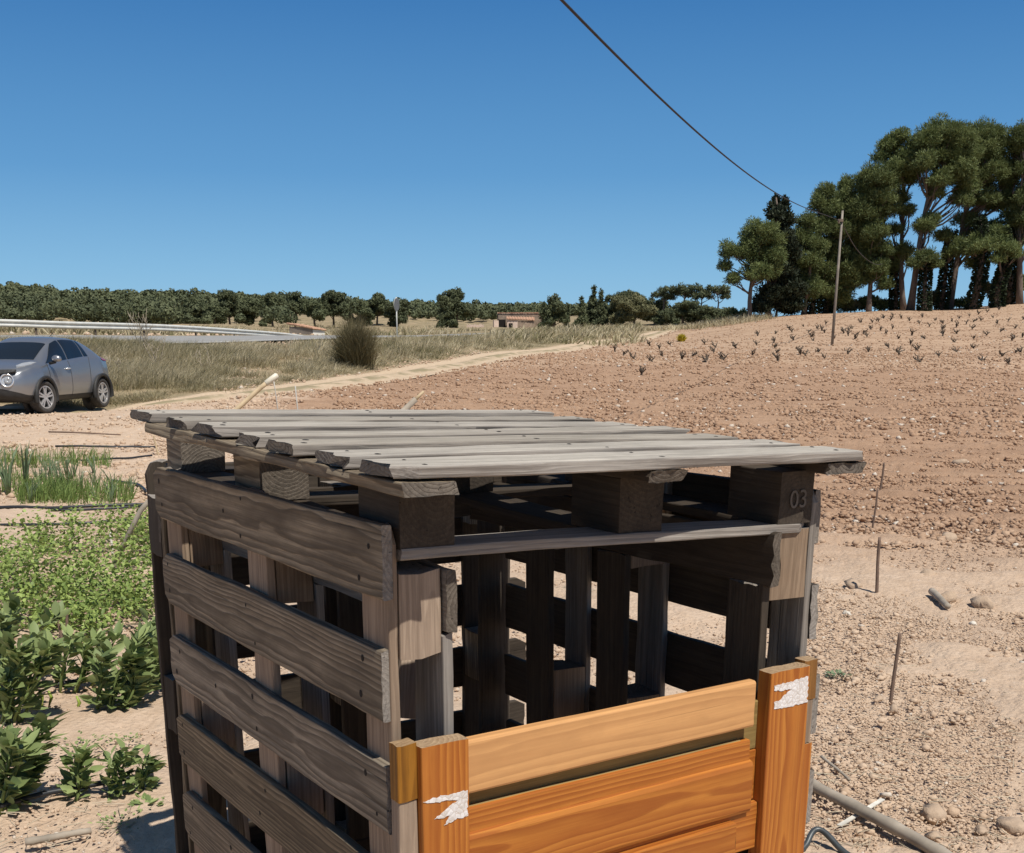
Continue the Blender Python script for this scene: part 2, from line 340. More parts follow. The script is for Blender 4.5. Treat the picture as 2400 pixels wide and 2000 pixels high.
md = t.math('MULTIPLY', t.ramp(t.math('ABSOLUTE', u), [(.2, 1.), (.4, 0.)]), t.ramp(n, [(.40, 0.), (.52, 1.)]))
c = t.mix(t.math('MULTIPLY', md, .85), c, (.24, .20, .11)); t.base(c); t.rough(.95); t.bump(t.noise(P, 14, 6), .6, .03); M['track'] = t.mat
tr = strip('dirt_track', resample([tuple(p) for p in TRK], .35), TW, 22, .02, M['track'], trkz)
tag(tr, 'pale rutted dirt track climbing past the grassy bank', 'track', kind='structure')
t = NT('worn asphalt'); P = t.geo(); c = t.mix(t.noise(P, 1.0, 6, .7), (.22, .213, .20), (.34, .33, .31)); t.base(c); t.rough(.85); t.bump(t.noise(P, 120, 3), .3, .01); M['asphalt'] = t.mat
def cz(X, Y, us):                      # banked like a bend: straight across from edge to edge
    a, b = H(X[:, 0], Y[:, 0]), H(X[:, -1], Y[:, -1]); return a[:, None]*(1-us[None])/2+b[:, None]*(1+us[None])/2+.04
pl_ = RD; road = strip('road', RD, RW, 9, .05, M['asphalt'], cz); tag(road, 'grey asphalt road on the embankment behind the car', 'road', kind='structure')
M['roadpaint'] = plain('worn road paint', (.62, .61, .57), .7, var=.15)
for off in (-RW*.86, RW*.86):
    tn = np.gradient(RD, axis=0); tn /= np.linalg.norm(tn, axis=1)[:, None]; nr = np.stack([tn[:, 1], -tn[:, 0]], 1)
    zA = RD-nr*RW; zB = RD+nr*RW; zA = H(zA[:, 0], zA[:, 1]); zB = H(zB[:, 0], zB[:, 1])
    L = np.stack([np.concatenate([RD+nr*q_, (zA*(1-q_/RW)/2+zB*(1+q_/RW)/2+.046)[:, None]], 1) for q_ in (off-.09, off+.09)], 1)
    n = len(RD); id_ = np.arange(n*2).reshape(n, 2)
    o = fast('edge_line', L.reshape(-1, 3), np.stack([id_[:-1, 0], id_[:-1, 1], id_[1:, 1], id_[1:, 0]], -1), M['roadpaint'], parent=road)
# ---- clods and stones too many to count
ico = None
def ico_arrays(sub):
    bm = bmesh.new(); bmesh.ops.create_icosphere(bm, subdivisions=sub, radius=1); bm.verts.ensure_lookup_table()
    v = np.array([x.co[:] for x in bm.verts]); f = np.array([[q.index for q in p.verts] for p in bm.faces]); bm.free(); return v, f
I1 = ico_arrays(1); I2 = ico_arrays(2)
def stones(P, s, sub=I1, sink=.25, sd=1):
    r = np.random.default_rng(sd); v, f = sub; n = len(P); k = len(v)
    A = r.normal(size=(n, 4)); A /= np.linalg.norm(A, axis=1)[:, None]; w, x, y, z = A.T
    Rm = np.stack([1-2*(y*y+z*z), 2*(x*y-z*w), 2*(x*z+y*w), 2*(x*y+z*w), 1-2*(x*x+z*z), 2*(y*z-x*w), 2*(x*z-y*w), 2*(y*z+x*w), 1-2*(x*x+y*y)], -1).reshape(n, 3, 3)
    rad = 1+np.clip(r.normal(size=(n, k)), -1.8, 1.8)*.24
    V = v[None]*rad[..., None]*r.uniform(.65, 1.15, (n, 1, 3)); V = np.einsum('nij,nkj->nki', Rm, V)
    V[..., 2] *= .72; V = V*s[:, None, None] + P[:, None]; V[..., 2] += (s*(.72-sink*2))[:, None]*.5
    return V.reshape(-1, 3), (f[None]+(np.arange(n)*k)[:, None, None]).reshape(-1, 3), np.repeat(r.random(n), k)
def scatter(n, pxr, Yr, pw=1.0, sd=0):
    """random ground points in a wedge of view, thinner with distance"""
    r = np.random.default_rng(sd); Y = Yr[0]*(Yr[1]/Yr[0])**(r.random(n)**pw); px = r.uniform(*pxr, n)
    X = (px-CX)/2860*Y; return X, Y
t = NT('clods'); f_ = t.attr('v', 'Fac'); fl = t.attr('fld', 'Fac'); P = t.geo(); n = t.noise(P, 60, 4)
a = t.mix(f_, (.49, .355, .245), (.61, .465, .335)); b = t.mix(f_, (.335, .205, .128), (.44, .292, .192))
c = t.mix(fl, a, b); c = t.mix(t.ramp(f_, [(.955, 0.), (.965, 1.)]), c, (.62, .55, .46)); c = t.mix(t.math('MULTIPLY', n, .4), c, (.29, .19, .125))
t.base(c); t.rough(.95); t.b.inputs['Specular IOR Level'].default_value = .08; t.bump(n, .5, .01); M['clod'] = t.mat
def clods():
    PV = []; PF = []; PA = []; PL = []; off = 0
    for n, pr, yr, sm, sM, sd, sub, pw in ((19000, (-150, 2600), (3.0, 9), .003, .010, 1, I1, .85), (15000, (1850, 2500), (3.0, 8), .0028, .009, 11, I1, .8), (2000, (1500, 2600), (3.4, 11), .008, .026, 2, I1, 1), (15000, (-200, 2600), (5, 16), .006, .02, 3, I1, 1), (34000, (300, 2700), (9, 30), .011, .042, 4, I1, 1), (34000, (500, 2700), (20, 60), .022, .075, 5, I1, 1), (12000, (900, 2700), (45, 112), .04, .085, 6, I1, .7), (1500, (-100, 420), (12, 26), .02, .06, 7, I1, 1), (500, (-200, 800), (62, 140), .06, .2, 8, I1, 1)):
        X, Y = scatter(n, pr, yr, pw, sd); dd, sdd = polyd(X, Y, TRK); dr, _ = polyd(X, Y, RD)
        dens = fbm(X*.9, Y*.9, 61, 3); keep = (dd > TW*.8) & (dr > RW+.5) & (dens > (.33 if 2 < sd < 9 else .38 if sd == 2 else .12))
        if yr[0] > 20 and sd != 8: keep &= sdd > 0
        X, Y = X[keep], Y[keep]; r = np.random.default_rng(sd+50)
        s = sm*(sM/sm)**(r.random(len(X))**2.2)
        v, f, a = stones(np.stack([X, Y, H(X, Y)], 1), s, sub, .2, sd+9); PV.append(v); PF.append(f+off); PA.append(a); off += len(v)
        fl_ = sst(7.5, 12, Y+.25*X)*(sdd[keep] > 0)*sst(-1.2, 1.2, X+2.6+.16*np.clip(Y-12, 0, 20)); PL.append(np.repeat(fl_, len(v)//max(1, len(X))))
    o = fast('soil_clods', np.concatenate(PV), np.concatenate(PF), M['clod'], attrs=dict(v=np.concatenate(PA), fld=np.concatenate(PL)))
    tag(o, 'countless clods and small stones strewn over the ploughed earth', 'clods', kind='stuff')
clods()
t = NT('field stone'); P = t.obj(); n = t.noise(P, 18, 5, .6); t.base(t.mix(n, (.33, .23, .155), (.52, .40, .29))); t.rough(.92); t.bump(n, .6, .02); M['stone'] = t.mat
t = NT('white stone'); P = t.obj(); n = t.noise(P, 18, 5, .6); t.base(t.mix(n, (.50, .44, .36), (.72, .67, .58))); t.rough(.9); t.bump(n, .5, .02); M['wstone'] = t.mat
for i, (px, py, s, lab, m) in enumerate(((2185,1913,.055,'largest angular earth clod in front, right of the grey cane','stone'),(2190,1965,.038,'knobbly clod just below the angular one beside the cane','stone'),(2375,1945,.055,'brown clod at the right edge in the lower corner','stone'),(2300,1950,.034,'low flat clod left of the one at the right edge','stone'),
   (2095,1668,.034,'pale rounded stone at the foot of the nearest stake','stone'),(2060,1640,.026,'round clod just left of the nearest stake foot','stone'),(2280,1464,.022,'small white pebble lying on the path at the right','wstone'),(2000,1380,.075,'big clod at the foot of the second stake','stone'),(2172,1352,.075,'dark clod standing alone in the furrows right of the stakes','stone'),
   (2215,1410,.085,'grey stone beside the short broken stick','stone'),(2300,1425,.085,'wide flat clod right of the grey stone and stick','stone'),(2225,1265,.08,'purple brown clod lying farther up the field','stone'),(2232,1692,.022,'slim pale slab of earth on the footpath','stone'),(1985,1440,.035,'small white stone near the pallet post','wstone'),(2250,1088,.12,'flat dark clod far up the field at the right','stone'))):
    p = hit(px, py); v, f, a = stones(np.array([[0, 0, 0]]), np.array([s*.85]), I2, .3, 300+i)
    o = fast('stone' if m == 'wstone' or 'stone' in lab else 'clod', v, f, M[m]); o.location = p; tag(o, lab, 'stone')
# ------------------------------------------------------------------ the pallet bin
def plank(name, A, B, wd, w, th, mat, parent, seed=0, wear=.0025, bow=.003, endj=.006, clipA=(0, 0), clipB=(0, 0), tilt=0, nails=(), mats2=None, label=None, bev=0, wfn=None, emat=None):
    """a sawn board from A to B (centre line), its width along wd: worn edges, ragged ends, optional cut corners"""
    r = np.random.default_rng(abs(seed)*7+3); A = np.array(A, float); B = np.array(B, float); L = np.linalg.norm(B-A); x = (B-A)/L
    wd = np.array(wd, float); wd -= x*(wd@x); wd /= np.linalg.norm(wd); td = np.cross(x, wd)
    u = list(np.linspace(0, 1, max(6, int(L/.035))))
    for c in clipA:
        if c: u += [c/L*.33, c/L*.66, c/L]
    for c in clipB:
        if c: u += [1-c/L*.33, 1-c/L*.66, 1-c/L]
    u = np.array(sorted(set(np.round(u, 4)))); n = len(u)
    b = bev or min(.0026, th*.16, w*.2)
    hw, ht = w/2, th/2
    ys = np.linspace(-hw+b, hw-b, 6)
    sec = [(y, -ht) for y in ys]+[(hw-b*.3, -ht+b*.3), (hw, -ht+b), (hw, 0), (hw, ht-b), (hw-b*.3, ht-b*.3)]+[(y, ht) for y in ys[::-1]]+[(-hw+b*.3, ht-b*.3), (-hw, ht-b), (-hw, 0), (-hw, -ht+b), (-hw+b*.3, -ht+b*.3)]
    sec = np.array(sec); m = len(sec); ph = r.uniform(0, 99, 6)
    V = np.zeros((n, m, 3)); G = np.zeros((n, m, 3)); off = r.uniform(0, 60); oy = r.uniform(-.03, .03); oz = r.uniform(.015, .09)*(1 if r.random() < .5 else -1)
    for i, q in enumerate(u):
        lo, hi = -hw, hw; da = q*L; db = (1-q)*L
        for k, c in enumerate(clipA):
            if c and da < c:
                cut = (c-da)*.55
                if k == 0: lo += cut
                else: hi -= cut
        for k, c in enumerate(clipB):
            if c and db < c:
                cut = (c-db)*.55
                if k == 0: lo += cut
                else: hi -= cut
        y = lo+(sec[:, 0]+hw)/(2*hw)*(hi-lo); z = sec[:, 1].copy()
        if wfn: y, z = wfn(q*L, y, z)
        jit = (vn(np.full(m, q*L*13+ph[0]), sec[:, 0]*60+ph[1]+z*90, 5)-.5)*2*wear
        jl = (vn(np.full(m, q*L*5+ph[2]), np.sign(sec[:, 0])*3+ph[3], 6)-.5)*2*wear*1.3
        edge = (np.abs(sec[:, 0]) > hw-b*1.5)
        y = y+np.where(edge, (jit+jl)*np.sign(sec[:, 0]), 0); z = z+jit*.35*np.sign(z)
        bw = bow*math.sin(PI*q+ph[4])*math.cos(ph[5]); xx = np.full(m, q*L)
        if i in (0, n-1): xx = xx+(vn(sec[:, 0]*90+ph[1], sec[:, 1]*130+ph[2], 8)-.5)*2*endj
        V[i] = A+np.outer(xx, x)+np.outer(y, wd)+np.outer(z+bw+tilt*sec[:, 0]*0, td)
        G[i] = np.stack([xx+off, y-oy, z-oz], -1)
    mb = MB(); id_ = np.arange(n*m).reshape(n, m); nx = np.roll(id_, -1, 1)
    Fs = np.stack([id_[:-1], nx[:-1], nx[1:], id_[1:]], -1).reshape(-1, 4).tolist()
    mb.add(V.reshape(-1, 3), Fs, G.reshape(-1, 3))
    for i, fl in ((0, 1), (n-1, 0)):       # end grain caps: their own rows so that the edge stays sharp
        Vc = V[i]; Gc = G[i].copy(); Gc[:, 0] *= 1.0; o = len(mb.v); mb.add(Vc, [], Gc); k = list(range(o, o+m)); mid = []
        # strips across the end
        for a in range(5): mid.append((k[a], k[a+1], k[15-a-0], k[16-a-0]) if False else None)
        mb.f.append(tuple(k[::-1] if fl else k)); mb.m.append(1 if mats2 else 0)
    mats = [mat]+([mats2] if mats2 else [])
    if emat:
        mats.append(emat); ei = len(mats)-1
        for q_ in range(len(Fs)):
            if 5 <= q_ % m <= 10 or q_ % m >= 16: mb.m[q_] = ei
    if nails:
        mats.append(M['nail']); mi = len(mats)-1
        for (q, s_, side) in nails:            # sunken nail holes: small dark ovals on the face
            c = A+x*q*L+wd*s_*w+td*(ht+.0006)*side + td*bow*math.sin(PI*q+ph[4])*math.cos(ph[5])
            rr_ = r.uniform(.0034, .0062); mb.add([c+x*rr_*1.0*math.cos(a)+wd*rr_*1.15*math.sin(a) for a in np.linspace(0, 2*PI, 9)[:-1]]+[c+td*side*.0008], [(i, (i+1) % 8, 8) for i in range(8)], m=mi)
    o = mb.build(name, mats, parent, smooth=False)
    me = o.data; sm = np.zeros(len(me.polygons), bool); sm[:len(Fs)] = True; me.polygons.foreach_set('use_smooth', sm)
    try: me.set_sharp_from_angle(angle=math.radians(20))
    except Exception: pass
    if label: o['label'] = label
    return o
YAW = math.radians(33.5); ed = np.array([math.cos(YAW), math.sin(YAW), 0]); dd_ = np.array([-math.sin(YAW), math.cos(YAW), 0]); up = np.array([0, 0, 1.0])
N0 = np.array([-.2032, 1.8, 0.0])
def bp(u, v, z): return N0+ed*u+dd_*v+up*z       # bin frame: u along the front, v towards the back
Z = lambda o: bp(*o)
# --- left pallet: outer boards u=0.. ; standing on edge
def side_pallet(label, face, inward, along, L, boards, root_p, seed, front_clip, mats, zin=1.125, farclip=(.03, .03), holes=True, strg=(.05, .5, .95), tallpost=False, tk=1.0):
    """face: function(s, t, z) -> world; s along the pallet, t depth from the outer face inwards"""
    t = thing('wooden_pallet', label, 'pallet', tuple(root_p))
    wd = up
    for i, (zb0, zt0, zb1, zt1, s0, s1) in enumerate(boards):
        A = face(s0, .009, (zb0+zt0)/2); B = face(s1, .009, (zb1+zt1)/2)
        w = ((zt0-zb0)+(zt1-zb1))/2
        r = np.random.default_rng(seed+i)
        nl = []
        if holes:
            for sp in strg:
                q = (sp*L-s0)/(s1-s0)
                for k in range(2): nl.append((min(.965, max(.035, q+r.uniform(-.03, .03))), r.uniform(.18, .36)*(1 if k else -1), holes))
            if i % 2 == 0: nl.append((r.uniform(.1, .9), r.uniform(-.3, .3), holes))
        plank('deck_board', A, B, wd, w, .018, mats[0], t, seed+i*3, clipA=(0, 0), clipB=farclip, nails=nl, endj=.004, wear=.0014, bow=.004, mats2=M['edge_wood'])
    for i, sp in enumerate(strg):
        s = sp*L
        plank('stringer_board', face(s, .027, .015), face(s, .027, 1.203), along, .095, .017, mats[1], t, seed+40+i, clipB=(.03, .03) if i == 0 else (.02, .02), wear=.002, mats2=M['edge_wood'])
        for k, (z0, z1) in enumerate(((.03, .16), (.53, .67), (.985, zin))):
            plank('block', face(s, .036+.039*tk, z0), face(s, .036+.039*tk, z1), along, .095, .078*tk-.001, M['shade_wood'] if tallpost and i == 0 else mats[2], t, seed+60+i*3+k, wear=.0015, bow=0, mats2=M['edge_wood'])
    for k, (z0, z1) in enumerate(((.03, .13), (1.02, zin))):
        plank('base_board', face(.0, .0465+.078*tk, (z0+z1)/2), face(L, .0465+.078*tk, (z0+z1)/2), wd, z1-z0, .019, mats[3], t, seed+80+k, endj=.006, mats2=M['end_dark'])
    for i, sp in enumerate(strg):
        s = sp*L
        tp = tallpost and i == 0
        plank('base_board', face(s, .1475 if tp else .0465+.078*tk, .02 if tp else .132), face(s, .1475 if tp else .0465+.078*tk, 1.205 if tp else 1.018), along, .10, .019, M['brown_wood'] if tp else mats[3], t, seed+90+i, wear=.0015, mats2=M['edge_wood'], clipB=(.035, 0) if tp else (0, 0))
    return t
fl_ = lambda s, t, z: bp(t, s, z)
bl = [(1.085, 1.208, 1.092, 1.205, 0.0, 1.135), (.885, 1.005, .890, 1.009, .012, 1.12), (.692, .809, .692, .815, .004, 1.12), (.495, .618, .493, .619, .006, 1.115), (.292, .418, .290, .418, .0, 1.117), (.09, .218, .09, .216, .0, 1.12)]
LP = side_pallet('dark weathered pallet on edge as the left side of the bin, slats facing the garden', fl_, ed, dd_, 1.13, bl, bp(.06, .55, 0), 100, 0, (M['brown_wood'], M['post_wood'], M['post_wood'], M['edge_wood']), strg=(.052, .5, .95), holes=-1)
# --- right pallet: mirrored, outer face towards the field
fr_ = lambda s, t, z: bp(1.0-t+.006*s, s-.012, z)
br_ = [(1.09, 1.195, 1.09, 1.20, .03, 1.17), (.89, 1.005, .893, 1.006, .02, 1.17), (.69, .818, .69, .82, .0, 1.17), (.49, .61, .49, .61, 0, 1.17), (.29, .41, .29, .41, 0, 1.17), (.09, .21, .09, .21, 0, 1.17)]
RP = side_pallet('pallet forming the right side of the bin towards the ploughed field, seen edge on', fr_, -ed, dd_, 1.13, br_, bp(.92, .55, 0), 200, 0, (M['shade_wood'], M['edge_wood'], M['post_wood'], M['shade_wood']), holes=0, strg=(.062, .45, .715), tk=1.3, farclip=(0, 0))
# --- back pallet
fb_ = lambda s, t, z: bp(s+.02, 1.315-t, z)
bb_ = [(1.07, 1.19, 1.07, 1.19, .022, 1.13), (.87, 1.0, .87, 1.0, .03, 1.13), (.677, .80, .677, .80, .02, 1.13), (.49, .611, .49, .611, .026, 1.13), (.29, .412, .29, .412, .02, 1.13), (.09, .21, .09, .21, .03, 1.13)]
BP = side_pallet('pallet closing the back of the bin, its end post dark behind the left slats', fb_, -dd_, ed, 1.13, bb_, bp(.5, 1.25, 0), 300, 0, (M['shade_wood'], M['shade_wood'], M['brown_wood'], M['shade_wood']), holes=0, strg=(.045, .45, .84), tallpost=True)
# --- lid pallet: deck along le, stringers along ld
YL = math.radians(37.14); le = np.array([math.cos(YL), math.sin(YL), -.0298]); ld = np.array([-math.sin(YL), math.cos(YL), .0341])
le /= np.linalg.norm(le); ld -= le*(ld@le); ld /= np.linalg.norm(ld); ln = np.cross(le, ld)
LW, LL = 1.124, 1.135; FL = np.array([-.1644, 1.78, 1.2979])
LK = .95
def lp(u, v, h): return O+(FL+le*u+ld*v+ln*h-O)*LK          # h measured down from the deck top (negative)
def luv(px, py, h):                                  # deck coordinates of a seen point
    P = on_plane(px, py, lp(0, 0, h), ln); q = (P-O)/LK+O-FL; return float(q@le), float(q@ld)
LID = thing('wooden_pallet', 'grey sun bleached pallet lying flat as the lid on top of the bin', 'pallet', tuple(lp(LW/2, LL/2, -.15)))
dk = [(0.0, .118), (.168, .275), (.335, .445), (.505, .61), (.672, .785), (.85, .945), (1.025, 1.135)]
for i, (v0, v1) in enumerate(dk):
    r = np.random.default_rng(500+i); e0 = (0, .0, -.008, .004, 0, .002, 0)[i]; e1 = (0, -.01, -.016, -.006, -.012, -.006, 0)[i]
    vm = (v0+v1)/2; nl = [(q+r.uniform(-.02, .02), r.uniform(.15, .35)*s_, 1) for q in (.045, .5, .955) for s_ in (-1, 1)]
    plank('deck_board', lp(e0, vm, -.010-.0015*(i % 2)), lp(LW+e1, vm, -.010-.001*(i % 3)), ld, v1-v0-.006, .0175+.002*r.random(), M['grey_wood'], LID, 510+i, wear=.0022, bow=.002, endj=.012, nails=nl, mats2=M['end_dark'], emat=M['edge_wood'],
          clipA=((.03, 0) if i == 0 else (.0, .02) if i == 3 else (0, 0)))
for i, (u0, u1, v0) in enumerate(((.0, .10, -.004), (.515, .60, .0), (1.02, 1.122, .005))):
    um = (u0+u1)/2
    plank('stringer_board', lp(um, v0, -.033), lp(um, LL+.01, -.033), le, u1-u0, .020, M['shade_wood'] if i else M['brown_wood'], LID, 530+i, wear=.004, endj=.01, clipB=(.09, .0) if i == 0 else (0, 0), mats2=M['end_dark'])
# blocks and base boards sit between the outer boards of the side pallets, squared up with the bin
def zl(e, v, h):                                     # height of the lid's layer h over the bin point (e, v)
    q = bp(e, v, 0); n_ = ln; p0 = lp(0, 0, h); return float(p0[2]-((q-p0)[0]*n_[0]+(q-p0)[1]*n_[1])/n_[2])
zb_ = lambda e, v: zl(e, v, -.152)
COLS = ((.037, .138), (.472, .572), (.868, .962)); ROWS = ((.004, .145), (.57, .71), (1.035, 1.14))
for k, (v0, v1) in enumerate(ROWS):
    for j, (e0, e1) in enumerate(COLS):
        em = (e0+e1)/2; f_ = lambda v: bp(em, v, (zl(em, v, -.044)+zb_(em, v))/2); hgt = zl(em, v0, -.044)-zb_(em, v0)
        plank('block', f_(v0), f_(v1), ed, e1-e0, hgt, M['brown_wood'] if j == 0 and k else M['shade_wood'], LID, 540+k*3+j, wear=.0015, bow=0, endj=.002, mats2=M['end_dark'] if k and j == 0 else M['shade_wood'])  # blocks and their ends coloured darker in place of shade under the lid
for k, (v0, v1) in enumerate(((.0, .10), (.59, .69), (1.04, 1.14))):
    vm = (v0+v1)/2; plank('base_board', bp(.037, vm, zb_(.037, vm)-.0097), bp(.955, vm, zb_(.955, vm)-.0097), dd_, .10, .0185, M['edge_wood'] if k == 0 else M['shade_wood'], LID, 560+k, wear=.0018, bow=.004, endj=.004, clipB=(.03, .0), mats2=M['edge_wood'])
for k, (e0, e1) in enumerate(COLS):
    for v0, v1 in ((.102, .588), (.692, 1.038)):
        em = (e0+e1)/2; plank('base_board', bp(em, v0, zb_(em, v0)-.0097), bp(em, v1, zb_(em, v1)-.0097), ed, .095, .0185, M['shade_wood'], LID, 570+k*2+int(v0*9), wear=.002, endj=.001)
# the stamped digits on the right front block
M['stamp'] = plain('faded paint stamp', (.135, .115, .095), .9)
fc = bpy.data.curves.new('stamp', 'FONT'); fc.body = '03'; fc.size = .05; fc.align_x = 'CENTER'; fc.align_y = 'CENTER'; fc.extrude = .0004
fo = bpy.data.objects.new('stamp_tmp', fc); COL.objects.link(fo); dg = bpy.context.evaluated_depsgraph_get()
me = bpy.data.meshes.new_from_object(fo.evaluated_get(dg)); bpy.data.objects.remove(fo)
st = link('stamp', me, M['stamp'], LID, False)
cst = bp(.918, .0012, (zl(.918, 0, -.044)+zb_(.918, 0))/2-.004)
st.matrix_local = Matrix.Translation(Vector(cst)-LID.location) @ Matrix((tuple(ed)+(0,), tuple(up)+(0,), tuple(-dd_)+(0,), (0, 0, 0, 1))).transposed()
# --- orange slatted panel (an old bed end) across the front
PN = thing('slatted_panel', 'orange varnished pine slatted panel across the front of the bin', 'wood panel', tuple(bp(.47, -.05, 0)))
def fp(u, v, z): return bp(u, v, z)
def post(u0, u1, z1, sd, tape, strip):
    p = plank('post', fp((u0+u1)/2, -.043, .0), fp((u0+u1)/2, -.043, z1), ed, u1-u0, .036, M['orange_wood'], PN, sd, wear=.0006, bow=0, endj=.0012, mats2=M['end_wood'])
    for (a0, a1, v, za, zb, m) in strip: plank('back_strip', fp((a0+a1)/2, v, za), fp((a0+a1)/2, v, zb), ed, a1-a0, .030, M[m], PN, sd+int(zb*50), wear=.001, bow=0, endj=.0015, mats2=M['end_wood'])
    return p
pl1 = post(.031, .119, .857, 600, 0, [(-.006, .0315, -.032, .766, .862, 'strip_wood'), (-.005, .031, -.030, .0, .764, 'post_wood')])
pl2 = post(.808, .917, .861, 620, 0, [(.9175, .956, -.030, .783, .866, 'strip_wood'), (.9175, .951, -.029, .69, .781, 'post_wood'), (.9175, .956, -.030, .0, .688, 'orange_wood')])
def slat(z0, z1, v, th, mat, sd, u0=.119, u1=.79, bev=0):
    return plank('slat', fp(u0, v+th/2, (z0+z1)/2), fp(u1, v+th/2, (z0+z1)/2), up, z1-z0, th, mat, PN, sd, wear=.0005, bow=0, endj=.0008, mats2=M['end_wood'], bev=bev)
slat(.757, .851, -.056, .024, M['yellow_wood'], 640, u1=.772, bev=.005)
slat(.70, .80, -.031, .018, M['olive_wood'], 641, u1=.806)
slat(.690, .729, -.040, .009, M['olive_wood'], 646, u1=.755)
slat(.655, .7275, -.047, .016, M['orange_wood'], 642, u1=.775)
slat(.575, .687, -.056, .025, M['orange_wood'], 643, u1=.778, bev=.011)
slat(.592, .698, -.033, .012, M['orange_wood'], 651, u1=.806)
slat(.49, .59, -.045, .014, M['orange_wood'], 647, u1=.806)
slat(.46, .566, -.062, .032, M['orange_wood'], 644, u1=.735)
slat(.34, .458, -.05, .02, M['orange_wood'], 645, u1=.80)
slat(.1, .33, -.045, .02, M['orange_wood'], 648, u1=.806)
M['white_tape'] = None
t = NT('cracked white tape'); v = t.vor(t.obj(), 95, 'DISTANCE_TO_EDGE'); wn_ = t.noise(t.obj(), 60, 5, .7); c = t.mix(t.ramp(v, [(.0, 1.), (.045, 0.)]), t.mix(t.ramp(wn_, [(.35, 0.), (.6, 1.)]), (.58, .53, .48), (.74, .71, .69)), (.46, .36, .28)); t.base(c); t.rough(.5); t.bump(v, .4, .004); M['white_tape'] = t.mat
def tape(px, off, s, par, label):
    rt = np.random.default_rng(len(label)); pj = []
    for (xa, ya), (xb, yb) in zip(px, px[1:]+px[:1]):
        k = max(1, int(math.hypot(xb-xa, yb-ya)/(4.2*s)))
        for i in range(k): u = i/k; w = (rt.normal()*1.1*s if 0 < i else 0); L_ = math.hypot(xb-xa, yb-ya); pj.append((xa+(xb-xa)*u-(yb-ya)/L_*w, ya+(yb-ya)*u+(xb-xa)/L_*w))
    q = [on_plane(off[0]+x/s, off[1]+y/s, fp(0, -.0622, 0), dd_) for x, y in pj]
    mb = MB(); n = len(q); mb.add(q+[p+dd_*.0008 for p in q], [tuple(range(n)), tuple(range(2*n-1, n-1, -1))]+[(i, (i+1) % n, n+(i+1) % n, n+i) for i in range(n)])
    o = mb.build('tape', M['white_tape'], PN); o['label'] = label
tape([(322, 1508), (420, 1470), (560, 1440), (686, 1408), (690, 1618), (590, 1650), (492, 1698), (520, 1655), (545, 1618), (470, 1640), (415, 1648), (510, 1568), (608, 1492), (520, 1490), (410, 1512)], (900, 1450), 3.5, pl1, 'torn white tape on the left post')
tape([(1785, 245), (1860, 225), (1937, 201), (1932, 318), (1862, 336), (1784, 349), (1784, 318), (1806, 312), (1830, 285), (1866, 258), (1826, 266), (1785, 266)], (880, 1480), 1.909, pl2, 'torn white tape on the right post')
# leaning off-cut inside the bin
o = plank('loose_board', bp(.60, 1.02, .52), bp(.675, 1.09, .84), ed, .10, .016, M['post_wood'], None, 700, mats2=M['edge_wood']); tag(o, 'short loose board leaning in the far corner inside the bin', 'board')
# two spare panels lying flat in the bottom of the bin keep rubbish heaped inside
# ------------------------------------------------------------------ leaves, blades, trees
def blades(P, Hh, Wd, lean, r, segs=2):
    """grass blades / long leaves: P base (n,3), height, width, lean (n,2) horizontal tip offset"""
    n = len(P); az = r.uniform(0, 2*PI, n); a = np.stack([np.cos(az), np.sin(az), np.zeros(n)], 1)*Wd[:, None]/2
    l3 = np.concatenate([lean, np.zeros((n, 1))], 1); upv = np.array([0, 0, 1.0])
    mid = P + l3*.3 + upv*(Hh*.6)[:, None]; tip = P + l3 + upv*Hh[:, None]
    V = np.stack([P-a, P+a, mid+a*.75, mid-a*.75, tip], 1).reshape(-1, 3)
    f = np.array([[0, 1, 2], [0, 2, 3], [3, 2, 4]]); return V, (f[None]+(np.arange(n)*5)[:, None, None]).reshape(-1, 3)
def leaves(P, D, Nn, L, Wd, fold=.25):
    n = len(P); D = D/np.linalg.norm(D, axis=1)[:, None]; S_ = np.cross(D, Nn); S_ /= np.linalg.norm(S_, axis=1)[:, None]+1e-9; U = np.cross(S_, D)
    L = L[:, None]; Wd = Wd[:, None]
    a = P; l1 = P+D*L*.35-S_*Wd*.5+U*Wd*fold; r1 = P+D*L*.35+S_*Wd*.5+U*Wd*fold; l2 = P+D*L*.7-S_*Wd*.38+U*Wd*fold*.8; r2 = P+D*L*.7+S_*Wd*.38+U*Wd*fold*.8; t_ = P+D*L; c1 = P+D*L*.35; c2 = P+D*L*.7
    V = np.stack([a, l1, r1, l2, r2, t_, c1, c2], 1).reshape(-1, 3)
    f = np.array([[0, 6, 1], [0, 2, 6], [1, 6, 7], [1, 7, 3], [6, 2, 4], [6, 4, 7], [3, 7, 5], [7, 4, 5]]); return V, (f[None]+(np.arange(n)*8)[:, None, None]).reshape(-1, 3)
def cards(P, D, L, Wd, r, N=None):
    """needle tufts: slim quads from P along D"""
    n = len(P); D = D/(np.linalg.norm(D, axis=1)[:, None]+1e-9); q = r.normal(size=(n, 3)) if N is None else N; S_ = np.cross(D, q); S_ /= np.linalg.norm(S_, axis=1)[:, None]+1e-9
    L = L[:, None]; Wd = Wd[:, None]
    V = np.stack([P-S_*Wd*.25, P+S_*Wd*.25, P+D*L*.6+S_*Wd*.5, P+D*L, P+D*L*.6-S_*Wd*.5], 1).reshape(-1, 3)
    f = np.array([[0, 1, 2], [0, 2, 4], [4, 2, 3]]); return V, (f[None]+(np.arange(n)*5)[:, None, None]).reshape(-1, 3)
def sph(n, r):
    a = r.normal(size=(n, 3)); return a/np.linalg.norm(a, axis=1)[:, None]
M['needle'] = foliage('pine needles', (.05, .075, .024), (.20, .232, .085), .6, .25)
